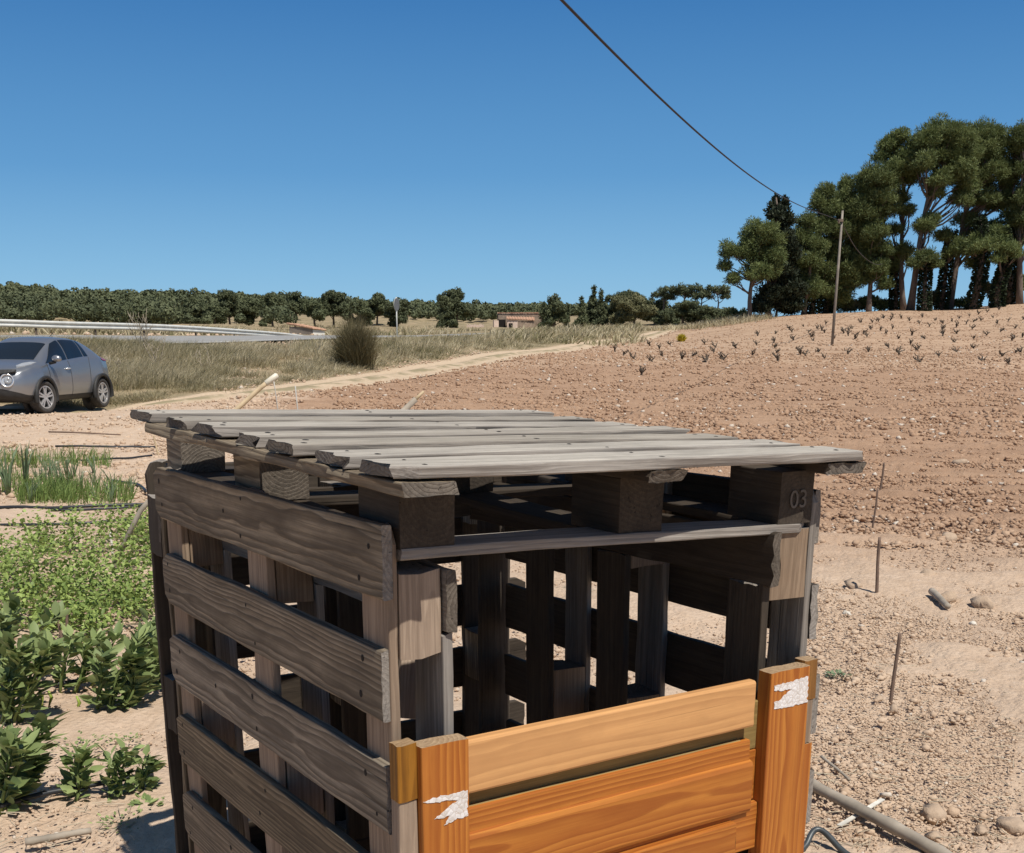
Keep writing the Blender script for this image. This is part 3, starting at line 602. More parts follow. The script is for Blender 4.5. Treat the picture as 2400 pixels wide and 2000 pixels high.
M['needle_far'] = foliage('distant pine needles', (.05, .064, .032), (.135, .147, .07), .7, .08)
M['cypress'] = foliage('dark cypress', (.016, .025, .014), (.048, .06, .03), .65, .05)
M['ivy'] = foliage('ivy', (.014, .022, .012), (.04, .055, .022), .5, .05)
M['scrub'] = foliage('olive scrub', (.07, .075, .035), (.20, .185, .09), .7, .1)
t = NT('pine bark'); n = t.noise(t.map(t.geo(), (6, 6, 1.5)), 2, 5, .6); t.base(t.mix(n, (.07, .052, .042), (.23, .18, .145))); t.rough(.95); t.bump(n, .7, .08); M['bark'] = t.mat
def crown_arrays(lobes, r, dens, L, Wd, upb=.35, sub=.42, tang=False):
    """lobes: list of (centre, (rx,ry,rz)); needle tufts gathered in clumps over each lobe"""
    Ps = []; Ds = []; vs = []; Ns = []
    for c, rad in lobes:
        c = np.array(c); rad = np.array(rad); area = 4*PI*(rad.prod()**(2/3)); k = max(4, int(area/((sub*rad.mean())**2*2.2)))
        u_ = sph(k, r); u_[:, 2] = np.where(u_[:, 2] < -.3, u_[:, 2]*.5, u_[:, 2]); cc = c+u_*rad*r.uniform(.45, .95, (k, 1)); cr = sub*rad.mean()*r.uniform(.55, 1.15, k)
        bright = r.random(k)
        for i in range(k):
            m = max(5, int(dens*4*PI*cr[i]**2)); w = sph(m, r); p = cc[i]+w*cr[i]*np.array([1, 1, .75])*r.uniform(.35, 1.0, (m, 1))
            d = w+np.array([0, 0, upb])+r.normal(size=(m, 3))*.45; Ns.append(w+r.normal(size=(m, 3))*.45); d = np.cross(w, sph(m, r))+np.array([0, 0, .15]) if tang else d; Ps.append(p); Ds.append(d); vs.append(np.clip(bright[i]*.55+r.random(m)*.3+w[:, 2]*.08+.1, 0, 1))
    P = np.concatenate(Ps); D = np.concatenate(Ds); v = np.concatenate(vs); n = len(P)
    V, f = cards(P, D, L*r.uniform(.6, 1.3, n), Wd*r.uniform(.6, 1.3, n), r, np.concatenate(Ns) if tang else None); return V, f, np.repeat(v, 5)
def bent(a, b, r, k=6, amp=.03):
    a = np.array(a, float); b = np.array(b, float); L = np.linalg.norm(b-a); o1, o2 = r.normal(size=3)*amp*L, r.normal(size=3)*amp*L*.6; s = np.linspace(0, 1, k)[:, None]
    return a+(b-a)*s+o1*np.sin(PI*s)+o2*np.sin(2*PI*s)
def tree(name, label, base, top, lobes, sd, dens, L, Wd, tr=.2, mat='needle', group=None, cat='tree', limbs=True, sub=.42, upb=.35, twigs=0, ivy=0, trunks=None, tang=False):
    r = np.random.default_rng(sd); base = np.array(base, float); t = thing(name, label, cat, tuple(base), 0, group)
    mb = MB(); pts = bent(base-np.array([0, 0, .3]), top, r, 9, .022); rad = np.linspace(tr*1.15, tr*.28, 9); rad[0] *= 1.25; mb.tube(pts, list(rad), 8)
    if limbs:
        for c, rd_ in lobes:
            c = np.array(c); zt = np.clip((c[2]-base[2])/(top[2]-base[2]+1e-6)-.16, .18, .92); i = zt*8; i0 = int(i); p0 = pts[i0]+(pts[min(8, i0+1)]-pts[i0])*(i-i0)
            mb.tube(bent(p0, c, r, 5, .06), list(np.linspace(tr*.42, tr*.1, 5)), 5)
            for _ in range(twigs): mb.tube(bent(c*.5+p0*.5, c+sph(1, r)[0]*np.array(rd_)*.85, r, 4, .06), list(np.linspace(tr*.18, tr*.05, 4)), 4)
    for a, b, w in (trunks or []): mb.tube(bent(np.array(a)-[0, 0, .3], b, r, 7, .03), list(np.linspace(w, w*.5, 7)), 7)
    mb.build('trunk', M['bark'], t, True)
    V, f, v = crown_arrays(lobes, r, dens, L, Wd, upb, sub, tang); fast('crown', V, f, M[mat], t, attrs=dict(v=v))
    if ivy:
        zz = r.uniform(0, ivy, int(420*ivy)); i = np.clip(zz/(top[2]-base[2]), 0, 1)*8; i0 = np.minimum(i.astype(int), 7); p = pts[i0]+(pts[i0+1]-pts[i0])*(i-i0)[:, None]
        w = sph(len(p), r); w[:, 2] *= .4; rr_ = tr*1.0+.32*(1-.5*zz/ivy)*(.6+.6*fbm(zz*1.3, zz*.3+sd, 3)); p = p+w*rr_[:, None]; V, f = cards(p, w+np.array([0, 0, -.3]), .22*np.ones(len(p)), .16*np.ones(len(p)), r)
        fast('ivy', V, f, M['ivy'], t, attrs=dict(v=np.repeat(r.random(len(p)), 5)))
    return t
# ---- the grove on the crest (positions read at 2.625 px per photograph pixel from 1600,250)
GZ = lambda x, y: (1600+x/2.625, 250+y/2.625)
def grove(label, Y, base, top, lobes, sd, tr=.2, mat='needle', name='pine_tree', ivy=0, dens=34, L=.27, Wd=.055, sub=.42, twigs=1, upb=.35, trunks=None):
    r = np.random.default_rng(sd+900); s = Y/2860/2.625*1.0
    bx = gx(*[GZ(*base)[0], Y]); tp = at(*GZ(*top), Y+r.uniform(-.5, .5)); lb = []
    for x, y, rx, ry in lobes:
        c = at(*GZ(x, y), Y+r.uniform(-.6, .6)); R = rx*s; lb.append((c, (R, R*.9, ry*s)))
        for sgn in (-1, 1): lb.append((c+np.array([r.uniform(-.3, .3)*R, sgn*R*r.uniform(.55, .9), r.uniform(-.35, .15)*ry*s]), (R*.75, R*.7, ry*s*.75)))
    tt = [(gx(GZ(*a)[0], Y+dy), at(*GZ(*b), Y+dy), w) for a, b, w, dy in (trunks or [])]
    return tree(name, label, bx, tp, lb, sd, dens, L, Wd, tr, mat, None, sub=sub, ivy=ivy, twigs=twigs, upb=upb, trunks=tt)
grove('small bright leaning pine at the left end of the grove, on one pale bare trunk', 106, (418, 1318), (430, 800), [(440, 760, 70, 80), (530, 800, 90, 90), (420, 890, 110, 95), (290, 880, 60, 70), (550, 920, 85, 90), (460, 1020, 100, 80), (260, 980, 45, 40), (320, 1060, 50, 40), (560, 1000, 50, 60)], 1, .2)
grove('dark twin topped cypress rising behind the small leaning pine', 109, (535, 1330), (575, 560), [(575, 585, 22, 45), (625, 600, 22, 45), (560, 660, 60, 60), (630, 700, 60, 70), (590, 800, 90, 90), (650, 880, 90, 100), (600, 1000, 120, 110), (640, 1120, 120, 100), (520, 1180, 100, 90), (650, 1220, 100, 70), (480, 1240, 70, 50)], 2, .22, 'cypress', 'cypress_tree', dens=22, L=.3, Wd=.12, sub=.36, upb=.9, trunks=[((567, 1330), (600, 1100), .13, .4)])
grove('slender grey green pine just right of the cypress', 110, (740, 1310), (760, 740), [(760, 720, 60, 70), (740, 800, 70, 70), (800, 850, 90, 90), (760, 960, 90, 90), (740, 1060, 80, 80), (800, 1130, 80, 70)], 3, .2)
grove('pine with a spiky pale top behind the utility pole', 112, (790, 1310), (890, 540), [(880, 520, 60, 60), (840, 600, 65, 70), (930, 620, 90, 90), (860, 720, 90, 90), (960, 760, 100, 90), (900, 880, 110, 100), (860, 1000, 100, 90), (960, 1030, 100, 90), (900, 1130, 80, 80)], 4, .24, ivy=6.5)
grove('dense dark pine filling the middle of the grove, its trunk wrapped in ivy', 113, (880, 1305), (1010, 480), [(1010, 480, 50, 60), (1000, 560, 80, 70), (1080, 620, 90, 80), (1040, 720, 110, 100), (1100, 830, 120, 100), (1060, 950, 120, 90), (1130, 1020, 120, 80), (1010, 1080, 110, 80), (960, 1190, 90, 90)], 5, .26, ivy=7)
grove('rounded pine with an olive crown left of the two tallest pines', 111, (1145, 1290), (1190, 430), [(1200, 420, 110, 70), (1120, 480, 80, 70), (1260, 480, 80, 80), (1180, 560, 120, 80), (1100, 640, 100, 80), (1240, 640, 100, 70), (1160, 760, 110, 80), (1220, 880, 80, 60), (1180, 980, 100, 60), (1240, 1090, 60, 50)], 6, .22)
grove('tall pine with a narrow high crown and a bare curving trunk', 112, (1365, 1268), (1340, 240), [(1340, 190, 60, 55), (1280, 240, 75, 65), (1230, 300, 55, 50), (1370, 290, 85, 75), (1320, 380, 90, 80), (1400, 440, 70, 60), (1340, 560, 60, 50), (1380, 640, 55, 40), (1290, 760, 65, 40), (1360, 880, 60, 45)], 7, .24)
grove('tallest pine with a broad dome crown on a leaning bare trunk', 110, (1400, 1260), (1600, 220), [(1600, 150, 110, 85), (1500, 220, 100, 85), (1690, 190, 100, 85), (1750, 290, 90, 90), (1600, 290, 130, 90), (1480, 350, 90, 80), (1700, 400, 120, 90), (1580, 460, 110, 70), (1760, 490, 75, 75), (1720, 570, 70, 50), (1560, 540, 60, 45), (1490, 740, 80, 50), (1530, 690, 55, 45)], 8, .3)
grove('second tallest pine right of the domed one, crown bulging to the right', 113, (1640, 1245), (1830, 250), [(1850, 170, 110, 80), (1760, 200, 70, 70), (1930, 230, 90, 90), (1860, 300, 130, 90), (1990, 340, 80, 90), (1900, 430, 130, 90), (2010, 470, 65, 80), (1850, 560, 110, 70), (1960, 590, 90, 70), (1760, 700, 80, 60), (1850, 790, 130, 70), (1940, 750, 80, 60)], 9, .3)
grove('pine cut by the right edge of the picture, high crown', 111, (2075, 1185), (2110, 260), [(2100, 190, 80, 90), (2060, 260, 60, 60), (2150, 280, 90, 90), (2090, 380, 80, 80), (2160, 480, 90, 80), (2090, 560, 70, 60), (2080, 700, 70, 60), (2150, 800, 90, 60)], 10, .28)
grove('young bright pine tuft hanging low between ivy clad trunks', 108, (1490, 1250), (1500, 900), [(1500, 930, 75, 50), (1430, 960, 50, 40), (1550, 960, 45, 40)], 11, .26, ivy=5.2)
grove('ivy wrapped pine right of the leaning bare trunk, few low branches', 112, (1590, 1245), (1660, 760), [(1690, 870, 60, 55), (1640, 900, 50, 50), (1600, 800, 60, 45)], 12, .24, ivy=6.8)
grove('stout ivy covered pine with drooping olive boughs at the right', 110, (1780, 1225), (1830, 700), [(1850, 850, 110, 60), (1930, 800, 80, 70), (1780, 880, 70, 45), (1800, 960, 60, 40)], 13, .34, ivy=8)
grove('ivy clad trunk with a pale bough, second from the right edge', 109, (1940, 1200), (1980, 760), [(1990, 880, 75, 50), (2030, 900, 50, 40), (1950, 930, 60, 40)], 14, .3, ivy=7.5)
grove('thick pine standing nearest the right edge, its lower trunk dark with ivy', 112, (2020, 1195), (2060, 500), [(2050, 640, 80, 60), (2080, 760, 80, 70), (2030, 560, 60, 50)], 15, .3, ivy=7)
grove('thin ivy covered trunk left of the tall curving pine', 113, (1310, 1265), (1330, 900), [(1310, 940, 80, 60), (1270, 1000, 70, 50), (1240, 900, 70, 50)], 16, .24, ivy=7.5)
for i, (x, y, rx, ry, lab) in enumerate(((1060, 1235, 90, 45, 'olive green shrub at the field edge under the middle pines'), (1180, 1225, 110, 50, 'wide scrubby bush below the rounded pine'), (1240, 1250, 50, 40, 'small dark bush beside the ivy trunk under the grove'), (1700, 1220, 60, 40, 'grey green bush between the bare trunk and the stout ivy pine'), (1880, 1130, 60, 60, 'shrub seen through the gap near the right edge trunks'), (2070, 1090, 70, 60, 'airy shrub behind the trunks at the right edge'), (1530, 1170, 50, 60, 'thin shrub behind the young bright pine'), (340, 1285, 60, 40, 'low bush at the left foot of the small leaning pine'), (670, 1285, 70, 40, 'dark undergrowth bush under the cypress'))):
    Y = 114; s = Y/2860/2.625; c = gx(GZ(x, y)[0], Y); r = np.random.default_rng(70+i); R = rx*s
    h_ = max(1.0, at(*GZ(x, y-ry), Y)[2]-c[2]); lb = [(c+np.array([r.uniform(-.8, .8)*R, r.uniform(-.5, .5)*R, h_*r.uniform(.3, .75)]), (R*.5, R*.5, h_*.35)) for _ in range(6)]
    tree('bush', lab, c, c+np.array([0, 0, h_*.7]), lb, 170+i, 16, .3, .1, .06, 'scrub' if i % 2 == 0 else 'needle', None, 'bush')
# ---- trees in the middle distance
def mid(label, px, py0, py1, hw, Y, sd, kind='pine', mat='needle_far'):
    """px centre, py0 base row, py1 top row, hw half width in photograph pixels"""
    r = np.random.default_rng(sd+2000); s = Y/2860; b = gx(px, Y); b[2] = max(b[2], at(px, py0, Y)[2]-.5) if abs(at(px, py0, Y)[2]-b[2]) < 2 else b[2]
    h = at(px, py1, Y)[2]-b[2]; W_ = hw*s*1.28; lb = []
    if kind == 'pine':
        for k in range(12): lb.append((b+np.array([r.uniform(-.65, .65)*W_, r.uniform(-.6, .6)*W_, h*r.uniform(.36, .84)]), (W_*r.uniform(.34, .5), W_*.42, h*r.uniform(.13, .2))))
        lb.append((b+np.array([r.uniform(-.15, .15)*W_, 0, h*.88]), (W_*.5, W_*.5, h*.12)))
    elif kind == 'bushy':
        for k in range(11): z = r.uniform(.12, .85); lb.append((b+np.array([r.uniform(-.8, .8)*W_*(1.1-z*.6), r.uniform(-.6, .6)*W_, h*z]), (W_*.45, W_*.45, h*.19)))
    elif kind == 'cone':
        for k in range(10): z = .08+.9*k/10; w = W_*(1.05-z)*r.uniform(.6, 1); lb.append((b+np.array([r.uniform(-.25, .25)*W_*(1-z), r.uniform(-.3, .3)*W_*(1-z), h*z]), (max(w, W_*.16), max(w, W_*.16), h*.09)))
    elif kind == 'umbrella':
        for k in range(7): lb.append((b+np.array([r.uniform(-.75, .75)*W_, r.uniform(-.6, .6)*W_, h*r.uniform(.68, .9)]), (W_*.38, W_*.36, h*r.uniform(.07, .11))))
    tree({'cone': 'cypress_tree', 'bushy': 'bushy_tree'}.get(kind, 'pine_tree'), label, b, b+np.array([r.uniform(-.1, .1)*W_, 0, h*.8]), lb, sd+60, 16 if kind != 'umbrella' else 12, .46*Y/230, .15*Y/230, .2, mat, None, sub=.5, tang=True)
for i, a in enumerate((
 ('round pine standing tallest left of the roadside shed', 541, 762, 682, 34, 228, 'pine'), ('low pine beside the tallest one left of the shed', 585, 764, 700, 24, 232, 'bushy'), ('pine with a rounded head right above the shed roof', 640, 765, 688, 26, 226, 'pine'),
 ('second round headed pine above the shed', 692, 766, 684, 24, 234, 'pine'), ('pine with a flat wide head near the road sign', 782, 768, 683, 30, 228, 'pine'), ('smaller green pine between two round headed pines', 740, 768, 705, 26, 224, 'bushy'),
 ('pine with a knobbly head just left of the road sign', 884, 768, 690, 24, 230, 'pine'), ('dark bushy pine right behind the road sign', 932, 766, 700, 26, 222, 'bushy'), ('pale green bushy tree behind the big brown bush', 842, 770, 705, 26, 226, 'bushy'),
 ('lone broad pine standing in the open field left of the ruin', 1072, 765, 680, 34, 225, 'pine'), ('low bush clinging to the left foot of the lone pine', 1045, 766, 725, 22, 223, 'bushy'),
 ('dark pine at the far left of the roadside row', 470, 762, 700, 40, 236, 'bushy'), ('low dark tree behind the middle of the guardrail', 410, 760, 706, 42, 238, 'bushy'), ('grey green tree behind the guardrail at left', 330, 758, 706, 38, 240, 'bushy'), ('wide dark tree above the parked car', 205, 752, 700, 40, 242, 'bushy'), ('dark bushy tree at the left edge beyond the road', 60, 748, 700, 44, 244, 'bushy'), ('small tree beyond the road between two wide ones', 130, 750, 710, 30, 240, 'bushy'), ('thin pale tree beside the shed row', 505, 764, 712, 24, 224, 'bushy'))): mid(*a[:6], i, a[6])
for i, a in enumerate((
 ('dark dense tree directly right of the ruined house', 1298, 770, 692, 24, 200, 'bushy'), ('dark tree close against the ruin, lower than its neighbour', 1275, 770, 708, 16, 206, 'cone'), ('slim cypress spike right of the ruin', 1330, 768, 712, 7, 205, 'cone'),
 ('left of the three dark cypresses, the shorter one', 1362, 770, 693, 16, 200, 'cone'), ('tallest dark cypress in the middle of the three', 1390, 770, 665, 20, 203, 'cone'), ('right of the three dark cypresses', 1407, 770, 676, 16, 199, 'cone'),
 ('grey green tree behind the cypresses', 1432, 768, 692, 24, 215, 'bushy'), ('broad olive tree with a bare twiggy front', 1485, 772, 690, 42, 196, 'bushy', 'scrub'), ('rounded green pine above the olive tree', 1475, 770, 683, 32, 212, 'pine'),
 ('green tree between the olive tree and the tall thin pines', 1535, 770, 696, 24, 210, 'bushy'), ('tall open crowned pine with sky showing through', 1600, 770, 660, 36, 205, 'umbrella'), ('leaning open pine beside the tall open crowned one', 1555, 770, 672, 24, 207, 'umbrella'),
 ('thin open pine second from the right of that clump', 1645, 768, 676, 20, 203, 'umbrella'), ('right hand open pine with ragged branches', 1680, 768, 668, 30, 201, 'umbrella'), ('dense green tree low in the middle of the clump', 1600, 772, 706, 36, 198, 'bushy'), ('dark green tree low at the right of the clump', 1650, 772, 722, 34, 196, 'bushy'), ('small pointed tree nearest the grove', 1705, 768, 722, 22, 190, 'bushy'), ('low bush between the clump and the vineyard crest', 1560, 774, 730, 24, 190, 'bushy'))): mid(*a[:6], 40+i, a[6], *(a[7:] or ()))
# ---- the far wooded hills: too many trees to count
def forest():
    r = np.random.default_rng(77); n = 7200; px = r.uniform(-1000, 1720, n); Y = 195*(780/195)**r.random(n); keep = (px < 1300) | (Y > 500); keep &= ~((px > 420+300*r.random(n)) & (Y < 330)); keep &= ~((Y < 250) & (r.random(n) < .35)); px, Y = px[keep], Y[keep]
    X = (px-CX)/2860*Y; z = H(X, Y)+(fbm(X*.045, Y*.045, 41, 4)-.5)*sst(60, 300, np.hypot(X, Y))*3.0; keep = (Y > 330) | (X/Y*2860+CX < 420) | (fbm(X*.06, Y*.03, 91, 3) > .42); X, Y, z = X[keep], Y[keep], z[keep]; n = len(X)
    hh = (2.8+3.4*r.random(n)**1.6)*(.50+.40*Y/500)*(.55+.9*fbm(X*.03, Y*.02, 90, 3)); Ps = []; Ds = []; vs = []; Ls = []; Ns = []
    for i in range(n):
        m = 150 if Y[i] < 330 else 70; w = sph(m, r); rad = hh[i]*np.array([.42, .42, .40])*r.uniform(.75, 1.2); Ps.append(np.array([X[i], Y[i], z[i]+hh[i]*.6])+w*rad*r.uniform(.72, 1, (m, 1))); Ds.append(np.cross(w, sph(m, r))+[0, 0, .1]); Ns.append(w+r.normal(size=(m, 3))*.4); b = r.random(); vs.append(np.clip(b*.5+r.random(m)*.35+.1, 0, 1)); Ls.append(np.full(m, .0025*Y[i]))
    P = np.concatenate(Ps); L = np.concatenate(Ls); V, f = cards(P, np.concatenate(Ds), L, L*.6, r, np.concatenate(Ns))
    o = fast('hill_forest', V, f, M['needle_far'], attrs=dict(v=np.repeat(np.concatenate(vs), 5))); tag(o, 'dense green pine forest covering the far hills', 'forest', kind='stuff')
forest()
# ------------------------------------------------------------------ verge grass and bushes
t = NT('dry grass'); f_ = t.attr('v', 'Fac'); c = t.ramp(f_, [(0, (.13, .13, .055)), (.3, (.25, .22, .115)), (.55, (.42, .355, .22)), (1, (.60, .52, .36))]); t.base(c); t.rough(.8)
tr_ = t.n.new('ShaderNodeBsdfTranslucent'); t.l.new(c, tr_.inputs[0]); mx = t.n.new('ShaderNodeMixShader'); mx.inputs[0].default_value = .25
t.l.new(t.b.outputs[0], mx.inputs[1]); t.l.new(tr_.outputs[0], mx.inputs[2]); t.l.new(mx.outputs[0], t.n['Material Output'].inputs[0]); M['grass'] = t.mat
def verge():
    VV = []; FF = []; AA = []; off = 0
    for n, pr, yr, nb, hm, w, sd in ((10500, (-800, 900), (26.5, 47), 38, .38, .012, 1), (5200, (500, 1580), (40, 100), 26, .40, .024, 2), (5600, (-900, 1500), (75, 255), 12, .55, .10, 3), (900, (1480, 1800), (90, 112), 14, .45, .05, 4)):
        X, Y = scatter(n, pr, yr, 1, 400+sd); r = np.random.default_rng(sd+40); dd, sd_ = polyd(X, Y, TRK); dr, _ = polyd(X, Y, RD)
        cl = fbm(X*.5, Y*.5, 71, 3)
        _, sR = polyd(X, Y, RD); far_side = sR < 0
        keep = (dr > RW+np.where(far_side, 5.5, .5)) & ~((Y > 70) & (Y < 152) & (X/Y*2860+CX > 560) & (X/Y*2860+CX < 800) & far_side) & (cl > (.36 if sd < 3 else .46))
        if sd < 3: keep &= (sd_ < 0) & (dd > TW*1.12+(fbm(X*.8, Y*.8, 75)-.35)*1.6)
        if sd == 4: keep = (H(X, Y) > 2.9) & (Y > 101+(X-20)*.25)
        X, Y, cl = X[keep], Y[keep], cl[keep]; m = len(X); edge = sst(TW, TW+3, dd[keep]) if sd < 3 else np.ones(m)
        th_ = hm*(.4+.6*edge)*(.35+.65*sst(RW, RW+5, dr[keep]))*r.uniform(.5, 1.35, m)*(.6+.8*fbm(X*.35, Y*.35, 73, 3)); col = np.clip(.62*fbm(X*.22, Y*.22, 74, 3)+.5*r.random(m)-.02, 0, 1)
        P = np.repeat(np.stack([X, Y, H(X, Y)-.03], 1), nb, 0); k = len(P); P[:, :2] += r.normal(size=(k, 2))*.16*(1 if sd < 3 else 2); hh = np.repeat(th_, nb)*r.uniform(.5, 1.2, k)
        ln = (P[:, :2]-np.repeat(np.stack([X, Y], 1), nb, 0))*1.0+np.array([.26, .06])*hh[:, None]+r.normal(size=(k, 2))*.22*hh[:, None]
        V, f = blades(P, hh, w*r.uniform(.6, 1.3, k), ln, r); VV.append(V); FF.append(f+off); off += len(V); AA.append(np.repeat(np.clip(np.repeat(col, nb)+r.normal(size=k)*.14, 0, 1), 5))
    o = fast('verge_grass', np.concatenate(VV), np.concatenate(FF), M['grass'], attrs=dict(v=np.concatenate(AA))); tag(o, 'dry straw coloured and olive grass covering the bank between track and road', 'grass', kind='stuff')
verge()
M['broom'] = foliage('brown broom stems', (.075, .065, .032), (.24, .20, .105), .8, .1)
M['dead'] = plain('dead twigs', (.36, .30, .22), .9)
def fan_bush(name, label, p, h, w, n, mat, sd, bw=.014, cat='bush', up_=.45):
    r = np.random.default_rng(sd); D = sph(n, r); D[:, 2] = np.abs(D[:, 2])*.9+up_; D /= np.linalg.norm(D, axis=1)[:, None]; L = h*r.uniform(.5, 1.05, n)
    P = np.concatenate([r.normal(size=(n, 2))*w*.14, np.zeros((n, 1))-.05], 1); ln = D[:, :2]*L[:, None]*(w/h)*.9; V, f = blades(P, D[:, 2]*L, bw*r.uniform(.6, 1.4, n), ln, r)
    o = fast(name, V, f, M[mat], attrs=dict(v=np.repeat(np.clip(r.random(n)*.7+.25*r.random(n), 0, 1), 5))); o.location = p; return tag(o, label, cat)
fan_bush('broom_bush', 'big round brown green broom bush on the bank beside the road sign', gx(834, 43.5), 2.0, 1.35, 7000, 'broom', 3, .02, up_=.3)
fan_bush('flowering_bush', 'small bright yellow flowering bush at the vineyard edge', hit(1597, 800), .62, .6, 900, 'yellow' if 'yellow' in M else 'broom', 4, .03) if False else None
t = NT('yellow blossom'); f_ = t.attr('v', 'Fac'); t.base(t.ramp(f_, [(.2, (.16, .17, .03)), (.5, (.55, .42, .03)), (1, (.72, .56, .05))])); t.rough(.7); M['blossom'] = t.mat
fan_bush('flowering_bush', 'small bright yellow flowering bush at the vineyard edge', hit(1597, 801), .62, .5, 1400, 'blossom', 4, .05)
def twig_plant(label, px, Y, h, sd, k=9):
    r = np.random.default_rng(sd); p = gx(px, Y); mb = MB()
    for i in range(k):
        a = r.uniform(0, 2*PI); tip = np.array([math.cos(a)*h*r.uniform(.1, .45), math.sin(a)*h*.3, h*r.uniform(.6, 1)]); q = bent((0, 0, -.05), tip, r, 6, .08); mb.tube(q, list(np.linspace(.012, .006, 6)), 4)
        for j in (3, 4): mb.tube(bent(q[j], q[j]+np.array([r.normal()*.18, r.normal()*.1, r.uniform(.1, .3)])*h*.7, r, 4, .05), list(np.linspace(.008, .004, 4)), 4)
    o = mb.build('dry_stalks', M['dead'], None, True, False); o.location = p; tag(o, label, 'dry plant')
twig_plant('tall pale dry stalks standing against the guardrail above the car roof line', 337, 42.5, 1.5, 5, 12)
twig_plant('pale bare branched stalks on the bank right of the tallest stalks', 362, 37, 1.1, 6, 8)
twig_plant('low white dead twigs on the bank just behind the car', 270, 35, .6, 7, 8)
twig_plant('leaning pale dead stem halfway up the bank', 480, 38, .9, 8, 4)
# ------------------------------------------------------------------ guardrail, shed, ruin, sign, pole
M['zinc'] = plain('galvanised steel', (.60, .59, .54), .6, .1, .12, 3)
M['zincdark'] = plain('rusty steel post', (.16, .12, .09), .8, .1)
GR = [(-1400, 43, 730), (-700, 47, 738), (-300, 49.5, 743), (0, 52, 748), (143, 54.5, 754), (345, 60, 759), (460, 64, 765), (560, 69, 772), (640, 74, 778), (705, 78, 785), (742, 80, 792)]
gp_ = resample([tuple(at(p, y, Y)) for p, Y, y in GR], .5)
g = thing('guardrail', 'galvanised steel guardrail along the far side of the road, its end sloping into the ground', 'guardrail', tuple(gx(143, 54.5)))
prof = [(-.155, .0), (-.13, .045), (-.09, .06), (-.045, .045), (-.02, .0), (.02, .0), (.045, .045), (.09, .06), (.13, .045), (.155, .0)]
tn = np.gradient(gp_, axis=0); tn /= np.linalg.norm(tn, axis=1)[:, None]; nr = np.stack([tn[:, 1], -tn[:, 0], 0*tn[:, 0]], 1)
Vg = np.stack([gp_+nr*d_+np.array([0, 0, z_-.155]) for z_, d_ in prof], 1); n, k = Vg.shape[:2]; id_ = np.arange(n*k).reshape(n, k)
o = fast('rail_beam', Vg.reshape(-1, 3), np.stack([id_[:-1, :-1], id_[:-1, 1:], id_[1:, 1:], id_[1:, :-1]], -1).reshape(-1, 4), M['zinc'], g, True)
md_ = o.modifiers.new('thick', 'SOLIDIFY'); md_.thickness = .008
for px, Y in ((-560, 47.8), (-240, 50), (-60, 51.5), (75, 53.3), (221, 56.5), (345, 60), (457, 64), (548, 68.5), (622, 73), (688, 77)):
    i = int(np.argmin(np.abs(gp_[:, 1]-Y))); p = gp_[i]; zg = float(H(p[0], p[1])); mb = MB(); mb.box((p[0]-nr[i][0]*.06, p[1]-nr[i][1]*.06, (p[2]-.05+zg-.2)/2), .07, .12, max(.1, p[2]-.05-zg+.2)); mb.build('post', M['zincdark'], g)
M['tile'] = plain('faded roof tile', (.42, .25, .165), .9, 0, .3, 3); M['whitewash'] = plain('whitewashed wall', (.72, .69, .62), .9, 0, .1, 2); M['plaster'] = plain('grey wall toned as shade', (.24, .20, .165), .95, 0, .25, 1.2, bump=.3)  # long shed walls get a dark grey that stands for their shade
M['rubble'] = plain('rubble stone wall', (.30, .225, .165), .95, 0, .35, 1.6, bump=.6); M['pinkplaster'] = plain('pinkish plaster', (.62, .48, .385), .95, 0, .15, 1.2); M['shade_black'] = plain('black for shaded openings', (.015, .012, .01), .95); M['brick'] = plain('brick coping', (.40, .22, .15), .9, 0, .3, 3)
def wallq(mb, p0, p1, z0, zt, th, r, m=0, rag=0):
    """wall from plan point p0 to p1 with a broken top line"""
    p0, p1 = np.array(p0, float), np.array(p1, float); k = max(2, int(np.linalg.norm(p1-p0)/.35)) if rag else 2; d = (p1-p0)/np.linalg.norm(p1-p0); nn = np.array([d[1], -d[0]])*th/2
    for i in range(k-1):
        a, b = p0+(p1-p0)*i/(k-1), p0+(p1-p0)*(i+1)/(k-1); za = zt+(r.uniform(-rag, rag*.5) if rag else 0); zb = zt+(r.uniform(-rag, rag*.5) if rag else 0)
        V = [(*(a-nn), z0), (*(a+nn), z0), (*(b+nn), z0), (*(b-nn), z0), (*(a-nn), za), (*(a+nn), za), (*(b+nn), zb), (*(b-nn), zb)]; mb.add(V, [(0, 3, 2, 1), (4, 5, 6, 7), (0, 1, 5, 4), (1, 2, 6, 5), (2, 3, 7, 6), (3, 0, 4, 7)], m=m)
